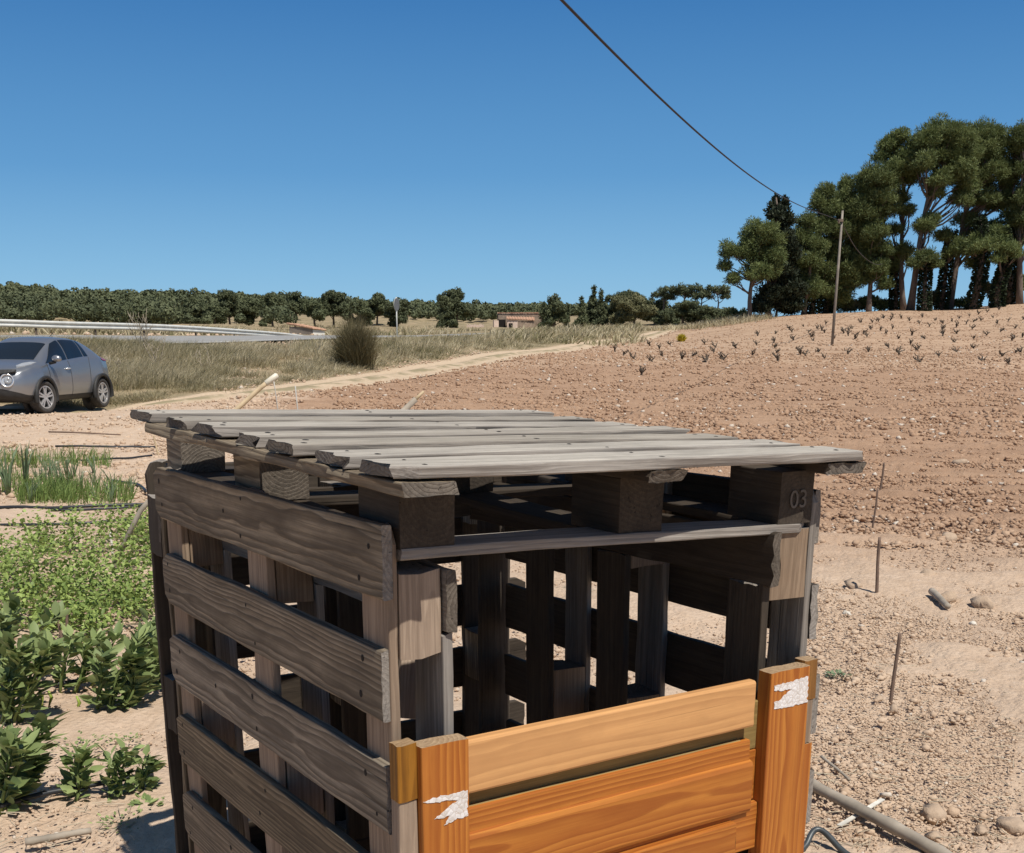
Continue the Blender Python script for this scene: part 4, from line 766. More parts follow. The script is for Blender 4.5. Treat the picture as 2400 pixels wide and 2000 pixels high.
def shed():
    Y = 150; s = Y/2860; c = gx(733, Y); c[2] = at(733, 791, Y)[2]; t = thing('shed', 'low roadside shed with a sloping tiled roof and one white end wall, the others toned as shade', 'shed', tuple(c)); r = np.random.default_rng(1)
    a = np.array([-3.0, 1.2]); b = np.array([1.25, 1.1]); q = np.zeros(2); z = c[2]; xy = c[:2]
    for n_, p0, p1, h0, m in (('wall', q, a, 1.25, 'plaster'), ('end_wall', q, b, .95, 'whitewash'), ('wall', a, a+b, 1.3, 'plaster'), ('wall', b, a+b, 1.0, 'plaster')):
        mb = MB(); wallq(mb, xy+p0, xy+p1, z-1.2, z+h0-.06, .2, r); mb.build(n_, M[m], t)
    mb = MB(); nR = 16; W4 = [a*1.06+np.array([-.2, -.15]), q+np.array([.1, -.3]), b*1.15+np.array([.1, -.2]), a+b*1.15]
    zc = [1.72, 1.12, .95, 1.55]; V = []
    for i in range(nR*4+1):
        for j in (0, 1):
            u = i/(nR*4); p = (W4[0]*(1-u)+W4[1]*u) if j == 0 else (W4[3]*(1-u)+W4[2]*u); zz = (zc[0]*(1-u)+zc[1]*u) if j == 0 else (zc[3]*(1-u)+zc[2]*u)
            V.append((*(xy+p), z+zz+.05*math.sin(i*PI/2)))
    Fq = [(2*i, 2*i+1, 2*i+3, 2*i+2) for i in range(nR*4)]; mb.add(V, Fq); o = mb.build('roof', M['tile'], t); mo = o.modifiers.new('thick', 'SOLIDIFY'); mo.thickness = .12
shed()
def ruin():
    Y = 250; r = np.random.default_rng(3); zb = at(1211, 776, Y)[2]; X = lambda px, Yq=Y: at(px, 776, Yq)[0]; zz = lambda py: at(1211, py, Y)[2]
    t = thing('ruined_house', 'roofless ruined farmhouse of brown stone with a red tiled lean-to', 'ruined house', (X(1211), Y, zb))
    mb = MB(); wallq(mb, (X(1168), Y+1), (X(1272), Y), zb-1.5, zz(735), .5, r, 0, .22); wallq(mb, (X(1272), Y), (X(1276), Y+6), zb-1.5, zz(734), .5, r, 0, .2); wallq(mb, (X(1168), Y+1), (X(1170), Y+6), zb-1.5, zz(733), .5, r, 0, .2); wallq(mb, (X(1170), Y+6), (X(1276), Y+6), zb-1.5, zz(732), .5, r, 0, .15); mb.build('wall', M['rubble'], t)
    mb = MB(); wallq(mb, (X(1167), Y+.9), (X(1270), Y-.1), zz(734.5), zz(732.5), .6, r, 0, .06); mb.build('brick_coping', M['brick'], t)
    mb = MB(); wallq(mb, (X(1157), Y-2.6), (X(1168), Y-2.2), zb-1.5, zz(751), .5, r, 0, .25); mb.build('broken_wall', M['pinkplaster'], t)
    mb = MB(); wallq(mb, (X(1189), Y-2.6), (X(1213), Y-2.6), zb-1.5, zz(750), .4, r); mb.build('lean_to_wall', M['pinkplaster'], t)
    mb = MB(); wallq(mb, (X(1213), Y-2.6), (X(1252), Y-2.4), zb-1.5, zz(754), .4, r, 0, .1); mb.build('lean_to_wall', M['rubble'], t)
    mb = MB(); mb.box((X(1197), Y-2.82, zb+.6), .8, .06, 1.7); mb.build('doorway', M['shade_black'], t)  # solid near-black box stands for the shade inside the doorway
    mb = MB(); p = [(X(1187), Y-3.1, zz(747.5)), (X(1252), Y-2.9, zz(750.5)), (X(1252), Y-.3, zz(743.5)), (X(1187), Y-.3, zz(742))]; k = 40; V = []
    for i in range(k+1):
        u = i/k; a = np.array(p[0])*(1-u)+np.array(p[1])*u; b = np.array(p[3])*(1-u)+np.array(p[2])*u; w = .07*math.sin(i*PI/2); V += [a+[0, 0, w], b+[0, 0, w]]
    mb.add(V, [(2*i, 2*i+2, 2*i+3, 2*i+1) for i in range(k)]); o = mb.build('roof', M['tile'], t); mo = o.modifiers.new('thick', 'SOLIDIFY'); mo.thickness = .15
    mb = MB(); mb.box((X(1176), Y-1.2, zb+.9), 1.6, .3, 2.6); mb.build('opening_shade', M['shade_black'], t)  # another solid black box, shade of an opening put in as colour
    o = MB(); wallq(o, (X(1098), Y-8), (X(1136), Y-8.4), zb-1.5, at(1117, 760.5, Y-8)[2], .45, r, 0, .3); o = o.build('wall_remnant', M['pinkplaster']); tag(o, 'low broken remnant of a pale plastered wall left of the ruin', 'wall')
ruin()
def sign():
    Y = 74; b = gx(931, Y); t = thing('road_sign', 'round road sign seen edge on from behind, on a thin grey post', 'road sign', tuple(b)); top = at(931, 697, Y)
    mb = MB(); mb.tube([b-[0, 0, .3], (b[0], b[1], top[2])], .04, 8); mb.build('post', M['zinc'], t, True)
    c = np.array([b[0]-.02, b[1], at(931, 714, Y)[2]]); a = math.radians(70); nrm = np.array([math.sin(a), -math.cos(a), 0]); s_ = np.array([math.cos(a), math.sin(a), 0])
    for nm, r0, off_, th, m in (('sign_disc', .36, .05, .02, 'signback'), ('rim', .37, .028, .02, 'zinc')):
        if m == 'signback' and m not in M: M[m] = plain('grey sign back', (.16, .165, .17), .6, .2)
        mb = MB(); k = 32; q = np.linspace(0, 2*PI, k+1)[:-1]; V = [c+nrm*(off_+e)+s_*r0*math.cos(x)+np.array([0, 0, r0*math.sin(x)]) for e in (-th/2, th/2) for x in q]
        mb.add(V, [tuple(range(k))[::-1], tuple(range(k, 2*k))]+[(i, (i+1) % k, k+(i+1) % k, k+i) for i in range(k)]); mb.build(nm, M[m], t)
sign()
M['polewood'] = plain('weathered utility pole', (.23, .20, .165), .9, 0, .3, 2, bump=.4)
pb = gx(1950, 70); pt = at(1975, 494, 70.3); mb = MB(); mb.tube([pb-[0, 0, .5], pb*.5+pt*.5, pt], [.085, .075, .06], 12)
t = thing('utility_pole', 'weathered wooden utility pole standing in the vineyard', 'utility pole', tuple(pb)); mb.build('pole', M['polewood'], t, True)
mb = MB(); mb.box(at(1970, 517, 70.2), .3, .12, .14); mb.tube([at(1966, 517, 70.1), at(1966, 524, 70.1)], .05, 8); mb.build('insulator', M['zincdark'], t)
M['cable'] = plain('black cable', (.035, .033, .034), .7)
hook_ = at(1967, 518, 70.1); d2 = np.array([hook_[0]-.5, hook_[1]-12]); pp = []
for px, py in ((1320, 0), (1400, 88), (1486, 171), (1570, 254), (1657, 331), (1740, 399), (1829, 457), (1900, 493)):
    rr_ = ray(px, py); q = rr_[0]/rr_[1]; Yq = (hook_[0]-hook_[1]*d2[0]/d2[1])/(q-d2[0]/d2[1]); pp.append((Yq, CZ+rr_[2]/rr_[1]*Yq))
pp = np.array(pp+[(hook_[1], hook_[2])]*3); co = np.polyfit(pp[:, 0], pp[:, 1], 3); Yc = np.linspace(-40, hook_[1], 160)
zc_ = np.where(Yc > 11, np.polyval(co, Yc), 0); z11, s11 = np.polyval(co, 11), np.polyval(np.polyder(co), 11); zc_ = np.where(Yc > 11, zc_, z11+s11*(Yc-11)+.0010*(Yc-11)**2)
mb = MB(); mb.tube([(hook_[0]+(y-hook_[1])*d2[0]/d2[1], y, z) for y, z in zip(Yc, zc_)], .0135, 8); o = mb.build('overhead_cable', M['cable'], None, True); tag(o, 'sagging black overhead cable running from the pole across the sky', 'cable')
w0 = at(1976, 530, 70.4); ws = [at(2011, 593, 84), at(2050, 622, 100), at(2069, 619, 108)]
mb = MB(); mb.tube(resample([tuple(w0)]+[tuple(x) for x in ws], 1.0), .026, 6); o = mb.build('overhead_cable', M['cable'], None, True); tag(o, 'thin slack wire dropping from the pole into the dark grove', 'cable')
# ------------------------------------------------------------------ vines
M['vinewood'] = plain('black vine wood', (.085, .066, .05), .95, 0, .3, 20)
def vine_mesh(sd):
    r = np.random.default_rng(sd); mb = MB(); top = np.array([r.normal()*.06, r.normal()*.04, r.uniform(.14, .2)]); mb.tube(bent((0, 0, -.08), top, r, 5, .08), [.06, .055, .05, .055, .06], 7)
    for k in range(r.integers(4, 7)):
        a = r.uniform(0, 2*PI); tip = top+np.array([math.cos(a)*r.uniform(.10, .30), math.sin(a)*r.uniform(.08, .25), r.uniform(.12, .34)]); q = bent(top-[0, 0, .03], tip, r, 5, .14); mb.tube(q, [.045, .038, .032, .028, .022], 5)
        for j in range(2): mb.tube([q[-1], q[-1]+np.array([r.normal()*.05, r.normal()*.05, r.uniform(.05, .14)])], [.016, .008], 4)
    o = mb.build('vine', M['vinewood'], None, True, False); COL.objects.unlink(o); return o
vproto = [vine_mesh(800+i) for i in range(9)]
VP = [(945,185),(958,197),(1015,170),(1125,158),(792,215),(877,206),(1037,198),(1085,182),(1100,190),(1117,200),(1050,222),(1065,240),(963,238),(872,248),(875,275),(880,302),(760,310),(780,262),(680,278),(625,335),(585,272),(573,298),(532,258),(415,333),(360,262),(322,316),(305,282),(257,265),(270,343),(183,330),(130,312),(88,292),(218,407),(525,345),(985,288),(1000,310),(1028,314),(1090,298),(1122,328),(890,338),(1228,308),(1335,295),(1432,275),(1265,232),(1233,215),(1213,203),(1255,180),(1300,150),(1310,205),(1330,222),(1345,185),(1395,190),(1425,205),(1450,183),(1440,140),(1410,130),(1480,230),(1550,213),(1587,156),(1600,125),(1610,232),(1635,170),(1540,258),(1490,308),(1577,290),(1595,345),(1680,318),(1703,215),(1700,185),(1702,155),(1748,145),(1765,175),(1765,205),(1760,248),(1773,295),(1815,158),(1840,185),(1852,230),(1855,280),(1875,110),(1885,143),(1915,100),(1918,215),(1905,342),(1948,128),(1968,160),(1977,88),(1985,197),(1990,318),(2025,145),(2035,240),(2058,180),(2085,298),(2060,300),(2090,222),(2095,135),(1850,148),(1355,150),(1380,148),(1240,192),(1535,142),(1495,130),(1455,124),(1370,143),(2022,355),(470,318),(1160,230),(1830,120),(1780,130),(1660,140)]
rv = np.random.default_rng(31)
for i, (x, y) in enumerate(VP):
    p = hit(1400+x/2.1, 680+(y+11)/2.1, 30, 160); o = vproto[i % 9].copy(); COL.objects.link(o); o.location = p; s = rv.uniform(.62, .98); o.scale = (s*1.15, s*1.15, s*rv.uniform(.62, .85)); o.rotation_euler = (0, 0, rv.uniform(0, 6.28))
    tag(o, 'leafless dark pruned vine stump in the pale vineyard slope', 'vine', 'pruned vines in the vineyard')
# ------------------------------------------------------------------ the parked car
def car():
    O_ = (-10.55, 26.9, float(H(-10.2, 26.8))+.02); rz = math.atan2(-.99, -.143)
    t = thing('parked_car', 'silver compact crossover parked at the end of the dirt track', 'car', O_, rz)
    M['paint'] = plain('silver paint', (.29, .298, .312), .33, .7, .03, 1, .5); M['paint'].node_tree.nodes['Principled BSDF'].inputs['Coat Weight'].default_value = .3
    M['glass'] = plain('dark car glass', (.010, .013, .016), .06, 0, .05, 1, .6); M['rubber'] = plain('dusty rubber', (.055, .05, .045), .9); M['trim'] = plain('black plastic trim', (.03, .029, .028), .6); M['alloy'] = plain('alloy rim', (.58, .58, .58), .32, .7, .05); M['chrome'] = plain('lamp surround', (.74, .74, .74), .22, .6, .03); M['lens'] = plain('lamp lens', (.33, .34, .35), .12, .1, .1, 20, .6); M['redlens'] = plain('red tail lamp', (.30, .015, .015), .2)
    xs = np.linspace(-2.07, 2.10, 150); ip = lambda a: np.interp(xs, [p[0] for p in a], [p[1] for p in a])
    def sm(y, k=3):
        ke = np.hanning(2*k+3)[1:-1]; ke /= ke.sum(); return np.convolve(np.pad(y, k, 'edge'), ke, 'valid')
    top = sm(ip([(-2.07, .78), (-2.0, 1.0), (-1.9, 1.10), (-1.62, 1.27), (-1.32, 1.41), (-1.0, 1.505), (-.6, 1.56), (-.15, 1.58), (.15, 1.565), (.45, 1.48), (.8, 1.30), (1.15, 1.10), (1.35, 1.06), (1.65, 1.0), (1.88, .93), (2.02, .80), (2.07, .68), (2.10, .56)]))
    belt = sm(ip([(-2.07, .74), (-1.9, 1.05), (-1.6, 1.06), (-1.2, 1.12), (-.6, 1.09), (0, 1.03), (.6, 1.0), (1.1, .99), (1.6, .93), (1.9, .84), (2.04, .68), (2.10, .52)]))
    wb = sm(ip([(-2.07, .50), (-1.98, .68), (-1.8, .80), (-1.35, .90), (-.9, .84), (-.3, .83), (.4, .835), (.9, .86), (1.3, .905), (1.65, .86), (1.88, .76), (2.0, .64), (2.06, .5), (2.10, .2)]))
    wr = sm(ip([(-2.07, .42), (-1.8, .50), (-1.4, .545), (-.6, .60), (.1, .60), (.6, .62), (1.0, .66), (1.4, .70), (1.8, .60), (2.02, .45), (2.10, .15)]))
    zb = sm(ip([(-2.07, .42), (-1.9, .30), (-1.2, .22), (0, .21), (1.2, .21), (1.8, .25), (2.04, .34), (2.10, .42)]))
    def section(i):
        w, r_, T, B, b0 = wb[i], wr[i], top[i], belt[i], zb[i]; T = max(T, B+.035)
        ctl = np.array([(0, b0), (w*.8, b0), (w*.95, b0+.07), (w*1.0, b0+.22), (w*1.015, .60), (w*1.0, .62+(B-.62)*.55), (w*.955, B-.015), (w*.93, B+.015), (w*.93*.5+r_*.53, B+(T-B)*.5), (r_+.01, T-(T-B)*.16), (r_*.88, T-(T-B)*.05), (r_*.5, T-.004), (0, T)])
        s = np.append(0, np.cumsum(np.linalg.norm(np.diff(ctl, axis=0), axis=1))); return ctl, s
    NS = 44; half = []
    key = [0, 3, 6, 9, 13, 18, 22, 26, 28, 33, 37, 39, 42, 44][:13]
    for i in range(len(xs)):
        ctl, s = section(i); u = np.interp(np.arange(NS), np.linspace(0, NS-1, 13), np.arange(13)); half.append(np.stack([np.interp(u, np.arange(13), ctl[:, 0]), np.interp(u, np.arange(13), ctl[:, 1])], 1))
    half = np.array(half); ke = np.array([.25, .5, .25])
    for _ in range(2): half[:, 1:-1] = half[:, :-2]*.25+half[:, 1:-1]*.5+half[:, 2:]*.25
    def pt_(i, j, side=1, off=0):
        y, z = half[i, j]; return np.array([xs[i], side*(y+off), z])
    full = np.concatenate([half*np.array([1, 1]), (half*np.array([-1, 1]))[:, -2:0:-1]], 1); m = full.shape[1]; n = len(xs)
    V = np.concatenate([np.repeat(xs[:, None, None], m, 1), full], 2).reshape(-1, 3); id_ = np.arange(n*m).reshape(n, m); nx = np.roll(id_, -1, 1)
    Q = np.stack([id_[:-1], nx[:-1], nx[1:], id_[1:]], -1).reshape(-1, 4); C_ = V[Q].mean(1); WX = (1.22, -1.31); wr0 = .385
    hole = np.zeros(len(Q), bool)
    for wx in WX: hole |= (np.hypot(C_[:, 0]-wx, C_[:, 2]-.335) < wr0) & (np.abs(C_[:, 1]) > .45)
    jj = np.tile(np.arange(m), n-1); jj = np.minimum(jj, m-1-jj); dark = jj < 9
    fd = (C_[:, 0] < .95) & (C_[:, 0] > 0) & (C_[:, 1] > .5) & (jj >= 9) & (np.hypot(C_[:, 0]-1.22, C_[:, 2]-.335) > .47) & (C_[:, 2] < np.interp(C_[:, 0], xs, belt)-.01); rdr = (C_[:, 0] < -.0) & (C_[:, 0] > -.92) & (C_[:, 1] > .5) & (jj >= 9) & (C_[:, 2] < np.interp(C_[:, 0], xs, belt)-.01) & (np.hypot(C_[:, 0]+1.31, C_[:, 2]-.335) > .47)
    def sub(mask, name, mat):
        q = Q[mask]; u_, inv = np.unique(q, return_inverse=True); return fast(name, V[u_], inv.reshape(-1, 4), mat, t, True, world=False)
    sub(~hole & ~dark & ~fd & ~rdr, 'body', M['paint']); sub(~hole & dark, 'lower_trim', M['trim']); d1 = sub(fd & ~hole, 'door', M['paint']); d2_ = sub(rdr & ~hole, 'door', M['paint'])
    for i, nm in ((0, 0), (n-1, 0)):
        mb = MB(); mb.add(V[id_[i]], [tuple(range(m))]); mb.build('bumper_face', M['paint'] if i else M['trim'], t, True, False)
    def xi(x): return int(round((x+2.07)/4.17*(n-1)))
    def patch(name, xr, jr, mat, side=1, off=.006, cut=None):
        i0, i1 = sorted((xi(xr[0]), xi(xr[1]))); P = []
        for i in range(i0, i1+1):
            for q in np.linspace(jr[0], jr[1], 9):
                q = min(q, NS-1.001); a = int(q); p = pt_(i, a)*(1-q+a)+pt_(i, a+1)*(q-a); P.append(p)
        P = np.array(P).reshape(i1-i0+1, 9, 3)
        if cut: P = cut(P)
        gu = np.gradient(P, axis=0); gv = np.gradient(P, axis=1); nr_ = np.cross(gu, gv); nr_ /= np.linalg.norm(nr_, axis=2)[..., None]+1e-9; 
        if nr_[..., 1].mean() + nr_[..., 2].mean() < 0: nr_ = -nr_
        P = P+nr_*off; P[..., 1] *= side; k = np.arange(P.shape[0]*9).reshape(-1, 9)
        return fast(name, P.reshape(-1, 3), np.stack([k[:-1, :-1], k[:-1, 1:], k[1:, 1:], k[1:, :-1]], -1).reshape(-1, 4), mat, t, True, world=False)
    jb, jt = 25.6, 33.2
    def shear(front, rear):
        def f(P):                      # slanted window ends
            k = P.shape[0]
            for i in range(k):
                for j in range(9):
                    v = j/8; u = i/(k-1); x0 = P[0, 0, 0]+rear*v; x1 = P[-1, 0, 0]-front*v; P[i, j, 0] = x0+(x1-x0)*u
            for i in range(k):
                for j in range(9):
                    a = np.interp(P[i, j, 0], xs, np.arange(n)); a0 = min(int(a), n-2); q = jb+(jt-jb)*j/8; b = int(q); f0 = lambda A: half[A, b]*(1-q+b)+half[A, b+1]*(q-b); P[i, j, 1:] = f0(a0)*(1-a+a0)+f0(a0+1)*(a-a0)
            return P
        return f
    for sd in (1, -1):
        patch('side_window', (.03, 1.02), (jb, jt), M['glass'], sd, .008, shear(.60, .08)); patch('side_window', (-.70, -.02), (jb, jt), M['glass'], sd, .008, shear(-.08, .08)); patch('quarter_window', (-.93, -.755), (jb+1.5, jt), M['glass'], sd, .008, shear(-.07, .14))
    # windscreen over the whole width
    P = []
    ii = range(xi(.50), xi(1.14)+1); 
    for i in ii:
        for s_ in np.linspace(-1, 1, 17):
            q = 34.6+(NS-1.01-34.6)*(1-abs(s_)); a = int(q); p = half[i, a]*(1-q+a)+half[i, a+1]*(q-a); P.append((xs[i], p[0]*np.sign(s_) if abs(s_) > 1e-6 else 0, p[1]+.008))
    k = np.arange(len(ii)*17).reshape(-1, 17); fast('windscreen', np.array(P), np.stack([k[:-1, :-1], k[:-1, 1:], k[1:, 1:], k[1:, :-1]], -1).reshape(-1, 4), M['glass'], t, True, world=False)
    def ring(mb, c, ax, r0, r1, w0, w1, k=40, a0=0, a1=2*PI, m=0):
        """annulus with depth about axis ax"""
        ax = np.array(ax, float); ax /= np.linalg.norm(ax); u_ = np.cross(ax, (0, 0, 1.0)); u_ /= np.linalg.norm(u_); v_ = np.cross(u_, ax); q = np.linspace(a0, a1, k+1); V_ = []
        for x in q: dr_ = u_*math.cos(x)+v_*math.sin(x); V_ += [c+ax*w0+dr_*r0, c+ax*w1+dr_*r0, c+ax*w1+dr_*r1, c+ax*w0+dr_*r1]
        mb.add(V_, [(4*i+a, 4*i+(a+1) % 4, 4*i+4+(a+1) % 4, 4*i+4+a) for i in range(k) for a in range(4)], m=m)
    for wx, yh in ((1.22, .775), (-1.31, .775)):
        for sd in (1, -1):
            c = np.array([wx, sd*yh, .335]); ysurf = np.interp(wx, xs, wb)*1.005
            mb = MB(); ring(mb, np.array([wx, sd*ysurf, .335]), (0, sd, 0), .375, .44, -.06, .016, 36, -.22, PI+.22); ring(mb, np.array([wx, sd*ysurf, .335]), (0, sd, 0), .378, .392, -.36, .0, 36, -.3, PI+.3); ring(mb, np.array([wx, sd*(ysurf-.36), .335]), (0, sd, 0), .01, .40, -.01, .01, 36); mb.build('wheel_arch', M['trim'], t, True, False)
            st_ = math.radians(-10) if wx > 0 else 0; R3 = np.array([[math.cos(st_), -math.sin(st_), 0], [math.sin(st_), math.cos(st_), 0], [0, 0, 1]])
            mb = MB(); prof = [(.235, -.10), (.30, -.115), (.325, -.10), (.338, -.06), (.338, .06), (.325, .10), (.30, .115), (.235, .10)]; k = 48; V_ = []
            for a in np.linspace(0, 2*PI, k+1)[:-1]:
                for r_, w_ in prof: V_.append(c+R3 @ np.array([r_*math.cos(a), w_, r_*math.sin(a)]))
            L = len(prof); mb.add(V_, [(i*L+j, ((i+1) % k)*L+j, ((i+1) % k)*L+(j+1) % L, i*L+(j+1) % L) for i in range(k) for j in range(L)]); wh = mb.build('wheel', M['rubber'], t, True, False)
            mb = MB(); axd = R3 @ np.array([0, sd, 0]); ring(mb, c, axd, .215, .238, .02, .10, 40); ring(mb, c, axd, .005, .05, .05, .085, 16); u_ = R3 @ np.array([1., 0, 0])
            for a in range(5):
                for dlt in (-.17, .17):
                    th_ = a*2*PI/5+PI/2; d_ = lambda x: u_*math.cos(x)+np.array([0, 0, math.sin(x)]); p0 = c+axd*.075+d_(th_+dlt*1.6)*.04; p1 = c+axd*.078+d_(th_+dlt)*.222; dd = p1-p0; L_ = np.linalg.norm(dd); dd /= L_; mb.box((p0+p1)/2, L_, .034, .03, (dd, np.cross(axd, dd), axd))
            rim = mb.build('rim', M['alloy'], t, False, False); rim.parent = wh
            mb = MB(); ring(mb, c, axd, .005, .228, .0, .012, 32); hub = mb.build('brake_disc', M['trim'], t, False, False); hub.parent = wh
    for sd in (1, -1):
        hd = np.array([2.04, sd*.50, .695]); axh = np.array([.90, sd*.40, .14])
        mb = MB(); ring(mb, hd, axh, .112, .136, -.16, .015, 36); hl = mb.build('headlight', M['chrome'], t, True, False)
        mb = MB(); ring(mb, hd, axh, .001, .114, -.04, -.02, 36); ln_ = mb.build('lens', M['chrome'], t, True, False); ln_.parent = hl
        mb = MB(); ring(mb, hd+np.array([-.0, sd*.02, 0]), axh, .001, .078, -.03, -.005, 24); pj = mb.build('bulb', M['lens'], t, True, False); pj.parent = hl
        # lamp strip on top of the wing
        P = [np.array([x, sd*y, z]) for x, y, z in ((1.80, .60, .965), (1.64, .70, .985), (1.44, .75, 1.02), (1.25, .74, 1.05), (1.36, .68, 1.06), (1.56, .615, 1.04), (1.74, .56, .99))]; mb = MB(); k = len(P); mb.add([p+[0, 0, .0] for p in P]+[p-[0, 0, .05] for p in P], [tuple(range(k)), tuple(range(2*k-1, k-1, -1))]+[(i, (i+1) % k, k+(i+1) % k, k+i) for i in range(k)]); mb.build('wing_lamp', M['lens'], t, False, False)
        mb = MB(); vv, ff = I2; q = vv*np.array([.075, .115, .085]); q[:, 2] = np.where(q[:, 2] < 0, q[:, 2]*.7, q[:, 2]); mb.add(q+np.array([.88, sd*1.0, 1.11]), ff.tolist()); mr = mb.build('mirror', M['paint'], t, True, False)
        mb = MB(); mb.tube([(.88, sd*.83, 1.02), (.88, sd*.97, 1.05)], .03, 8); ar = mb.build('mirror_arm', M['trim'], t, True, False); ar.parent = mr
        patch('tail_lamp', (-1.96, -1.45), (22.5, 26.5), M['redlens'], sd, .012)
    hw = np.interp(.12, xs, wb)
    mb = MB(); mb.tube([(.22, hw*.99, .90), (.16, hw*1.03, .905), (.07, hw*1.03, .905), (.03, hw*.99, .90)], .016, 6); o = mb.build('handle', M['chrome'], t, True, False); o.parent = d1
    mb = MB(); V_ = []
    for y in np.linspace(-.66, .66, 21): x = float(np.interp(-abs(y), -wb[120:], xs[120:]))-.03; V_ += [(x+.02, y, .80+.06*(abs(y)/.66)**2), (x-.02, y, .90)]
    mb.add(V_, [(2*i, 2*i+2, 2*i+3, 2*i+1) for i in range(20)]); o = mb.build('grille', M['trim'], t, False, False); mo = o.modifiers.new('s', 'SOLIDIFY'); mo.thickness = .05; mo.offset = 0
    mb = MB(); mb.tube([(-.25, .25, 1.56), (-.42, .27, 1.66)], .006, 5); mb.build('aerial', M['trim'], t, True, False)
    # thin dark shut lines beside the doors
    mb = MB()
    for x0, x1 in ((.97, .98), (.0, .0), (-.78, -.93)):
        i = xi(x0); P = []
        for j in range(8, 26): x = x0+(x1-x0)*(j-8)/18; a = xi(x); P.append(pt_(a, j, 1, .002)+np.array([x-xs[a], 0, 0]))
        mb.tube(P, .0042, 5)
    mb.build('door_seam', M['trim'], t, True, False)
car()
# ------------------------------------------------------------------ the vegetable rows
M['bean'] = foliage('broad bean leaves', (.12, .17, .055), (.33, .395, .155), .55, .22, .35)
M['pea'] = foliage('pea leaves', (.10, .155, .03), (.34, .42, .12), .55, .25, .35)
M['onion'] = foliage('onion leaves', (.08, .125, .06), (.22, .29, .15), .5, .15, .4)
M['chive'] = foliage('young onion leaves', (.08, .14, .025), (.26, .34, .10), .55, .2, .35)
M['pod'] = plain('green bean pods', (.26, .34, .06), .45); M['stem'] = plain('green stems', (.17, .22, .07), .6)
def bean(label, p, h, spread, nst, sd, lean=(.35, .05), ll=.075):
    r = np.random.default_rng(sd); p = np.array(p); t = thing('bean_plant', label, 'bean plant', tuple(p), 0); mb = MB(); Ps = []; Ds = []; Ns = []
    for i in range(nst):
        a = r.uniform(0, 2*PI); b = np.array([math.cos(a)*.05, math.sin(a)*.05, -.03]); hh = h*r.uniform(.65, 1.05); tip = np.array([math.cos(a)*spread*r.uniform(.15, 1)+lean[0]*hh, math.sin(a)*spread*.8*r.uniform(.15, 1)+lean[1]*hh, hh])
        q = bent(b, tip, r, 8, .05); mb.tube(q+p, list(np.linspace(.008, .004, 8)), 5)
        for k in range(1, 15):
            u = .12+.88*k/14; j = min(6, int(u*7)); c = q[j]+(q[j+1]-q[j])*(u*7-j)
            for s_ in range(2 if u < .85 else 4):
                aa = r.uniform(0, 2*PI); d = np.array([math.cos(aa), math.sin(aa), r.uniform(-.35, .5)])+np.array([lean[0], lean[1], 0])*1.3+(tip/np.linalg.norm(tip))*(.15+.55*u); Ps.append(c+d/np.linalg.norm(d)*.012); Ds.append(d); Ns.append(np.array([0, 0, 1.0])+r.normal(size=3)*.5)
    n = len(Ps); V, f = leaves(np.array(Ps)+p, np.array(Ds), np.array(Ns), ll*r.uniform(.6, 1.25, n), ll*.5*r.uniform(.7, 1.2, n), .14)
    mb.build('stem', M['stem'], t, True); fast('foliage', V, f, M['bean'], t, True, dict(v=np.repeat(np.clip(r.random(n)*.75+.12*r.normal(size=n)+.1, 0, 1), 8)))
    return t
def pods(t, p, k, sd):
    r = np.random.default_rng(sd); mb = MB(); p = np.array(p)
    for i in range(k):
        a = r.uniform(0, 2*PI); c = p+np.array([math.cos(a)*r.uniform(.05, .16), math.sin(a)*.1, r.uniform(.03, .14)]); mb.tube([c, c+np.array([.01, 0, -.03]), c+np.array([r.normal()*.02, 0, -.10])], [.004, .008, .003], 6)
    mb.build('pod', M['pod'], t, True)
gp = lambda x, y: hit(x, y, 2, 40)
b1 = bean('tall bean plant with broad leaves bowing right, beside the left end of the bin', gp(262, 1660), .33, .24, 9, 21); pods(b1, gp(268, 1655), 4, 1)
b2 = bean('bean plant hiding behind the tall one, pressed against the corner post of the bin', gp(335, 1615), .32, .16, 7, 22)
b3 = bean('wide bean plant at the left edge with yellow green pods at its foot', gp(20, 1685), .32, .24, 9, 23); pods(b3, gp(55, 1655), 9, 2)
b4 = bean('bushy bean plant at the left edge in the row behind the podded one', gp(-10, 1600), .32, .22, 8, 24)
bean('bean plant with pale feathery leaves at the lower left corner', gp(10, 1890), .255, .14, 8, 25, ll=.075)
bean('small upright bean plant with a bare stem foot beside the black hose', gp(198, 1862), .15, .05, 3, 26, lean=(.15, 0), ll=.058)
bean('small bushy bean plant right next to the bare footed one', gp(285, 1858), .15, .08, 5, 27, lean=(.3, 0), ll=.052)
bean('low bean plant between the tall one and the left edge row', gp(165, 1610), .22, .15, 5, 28)
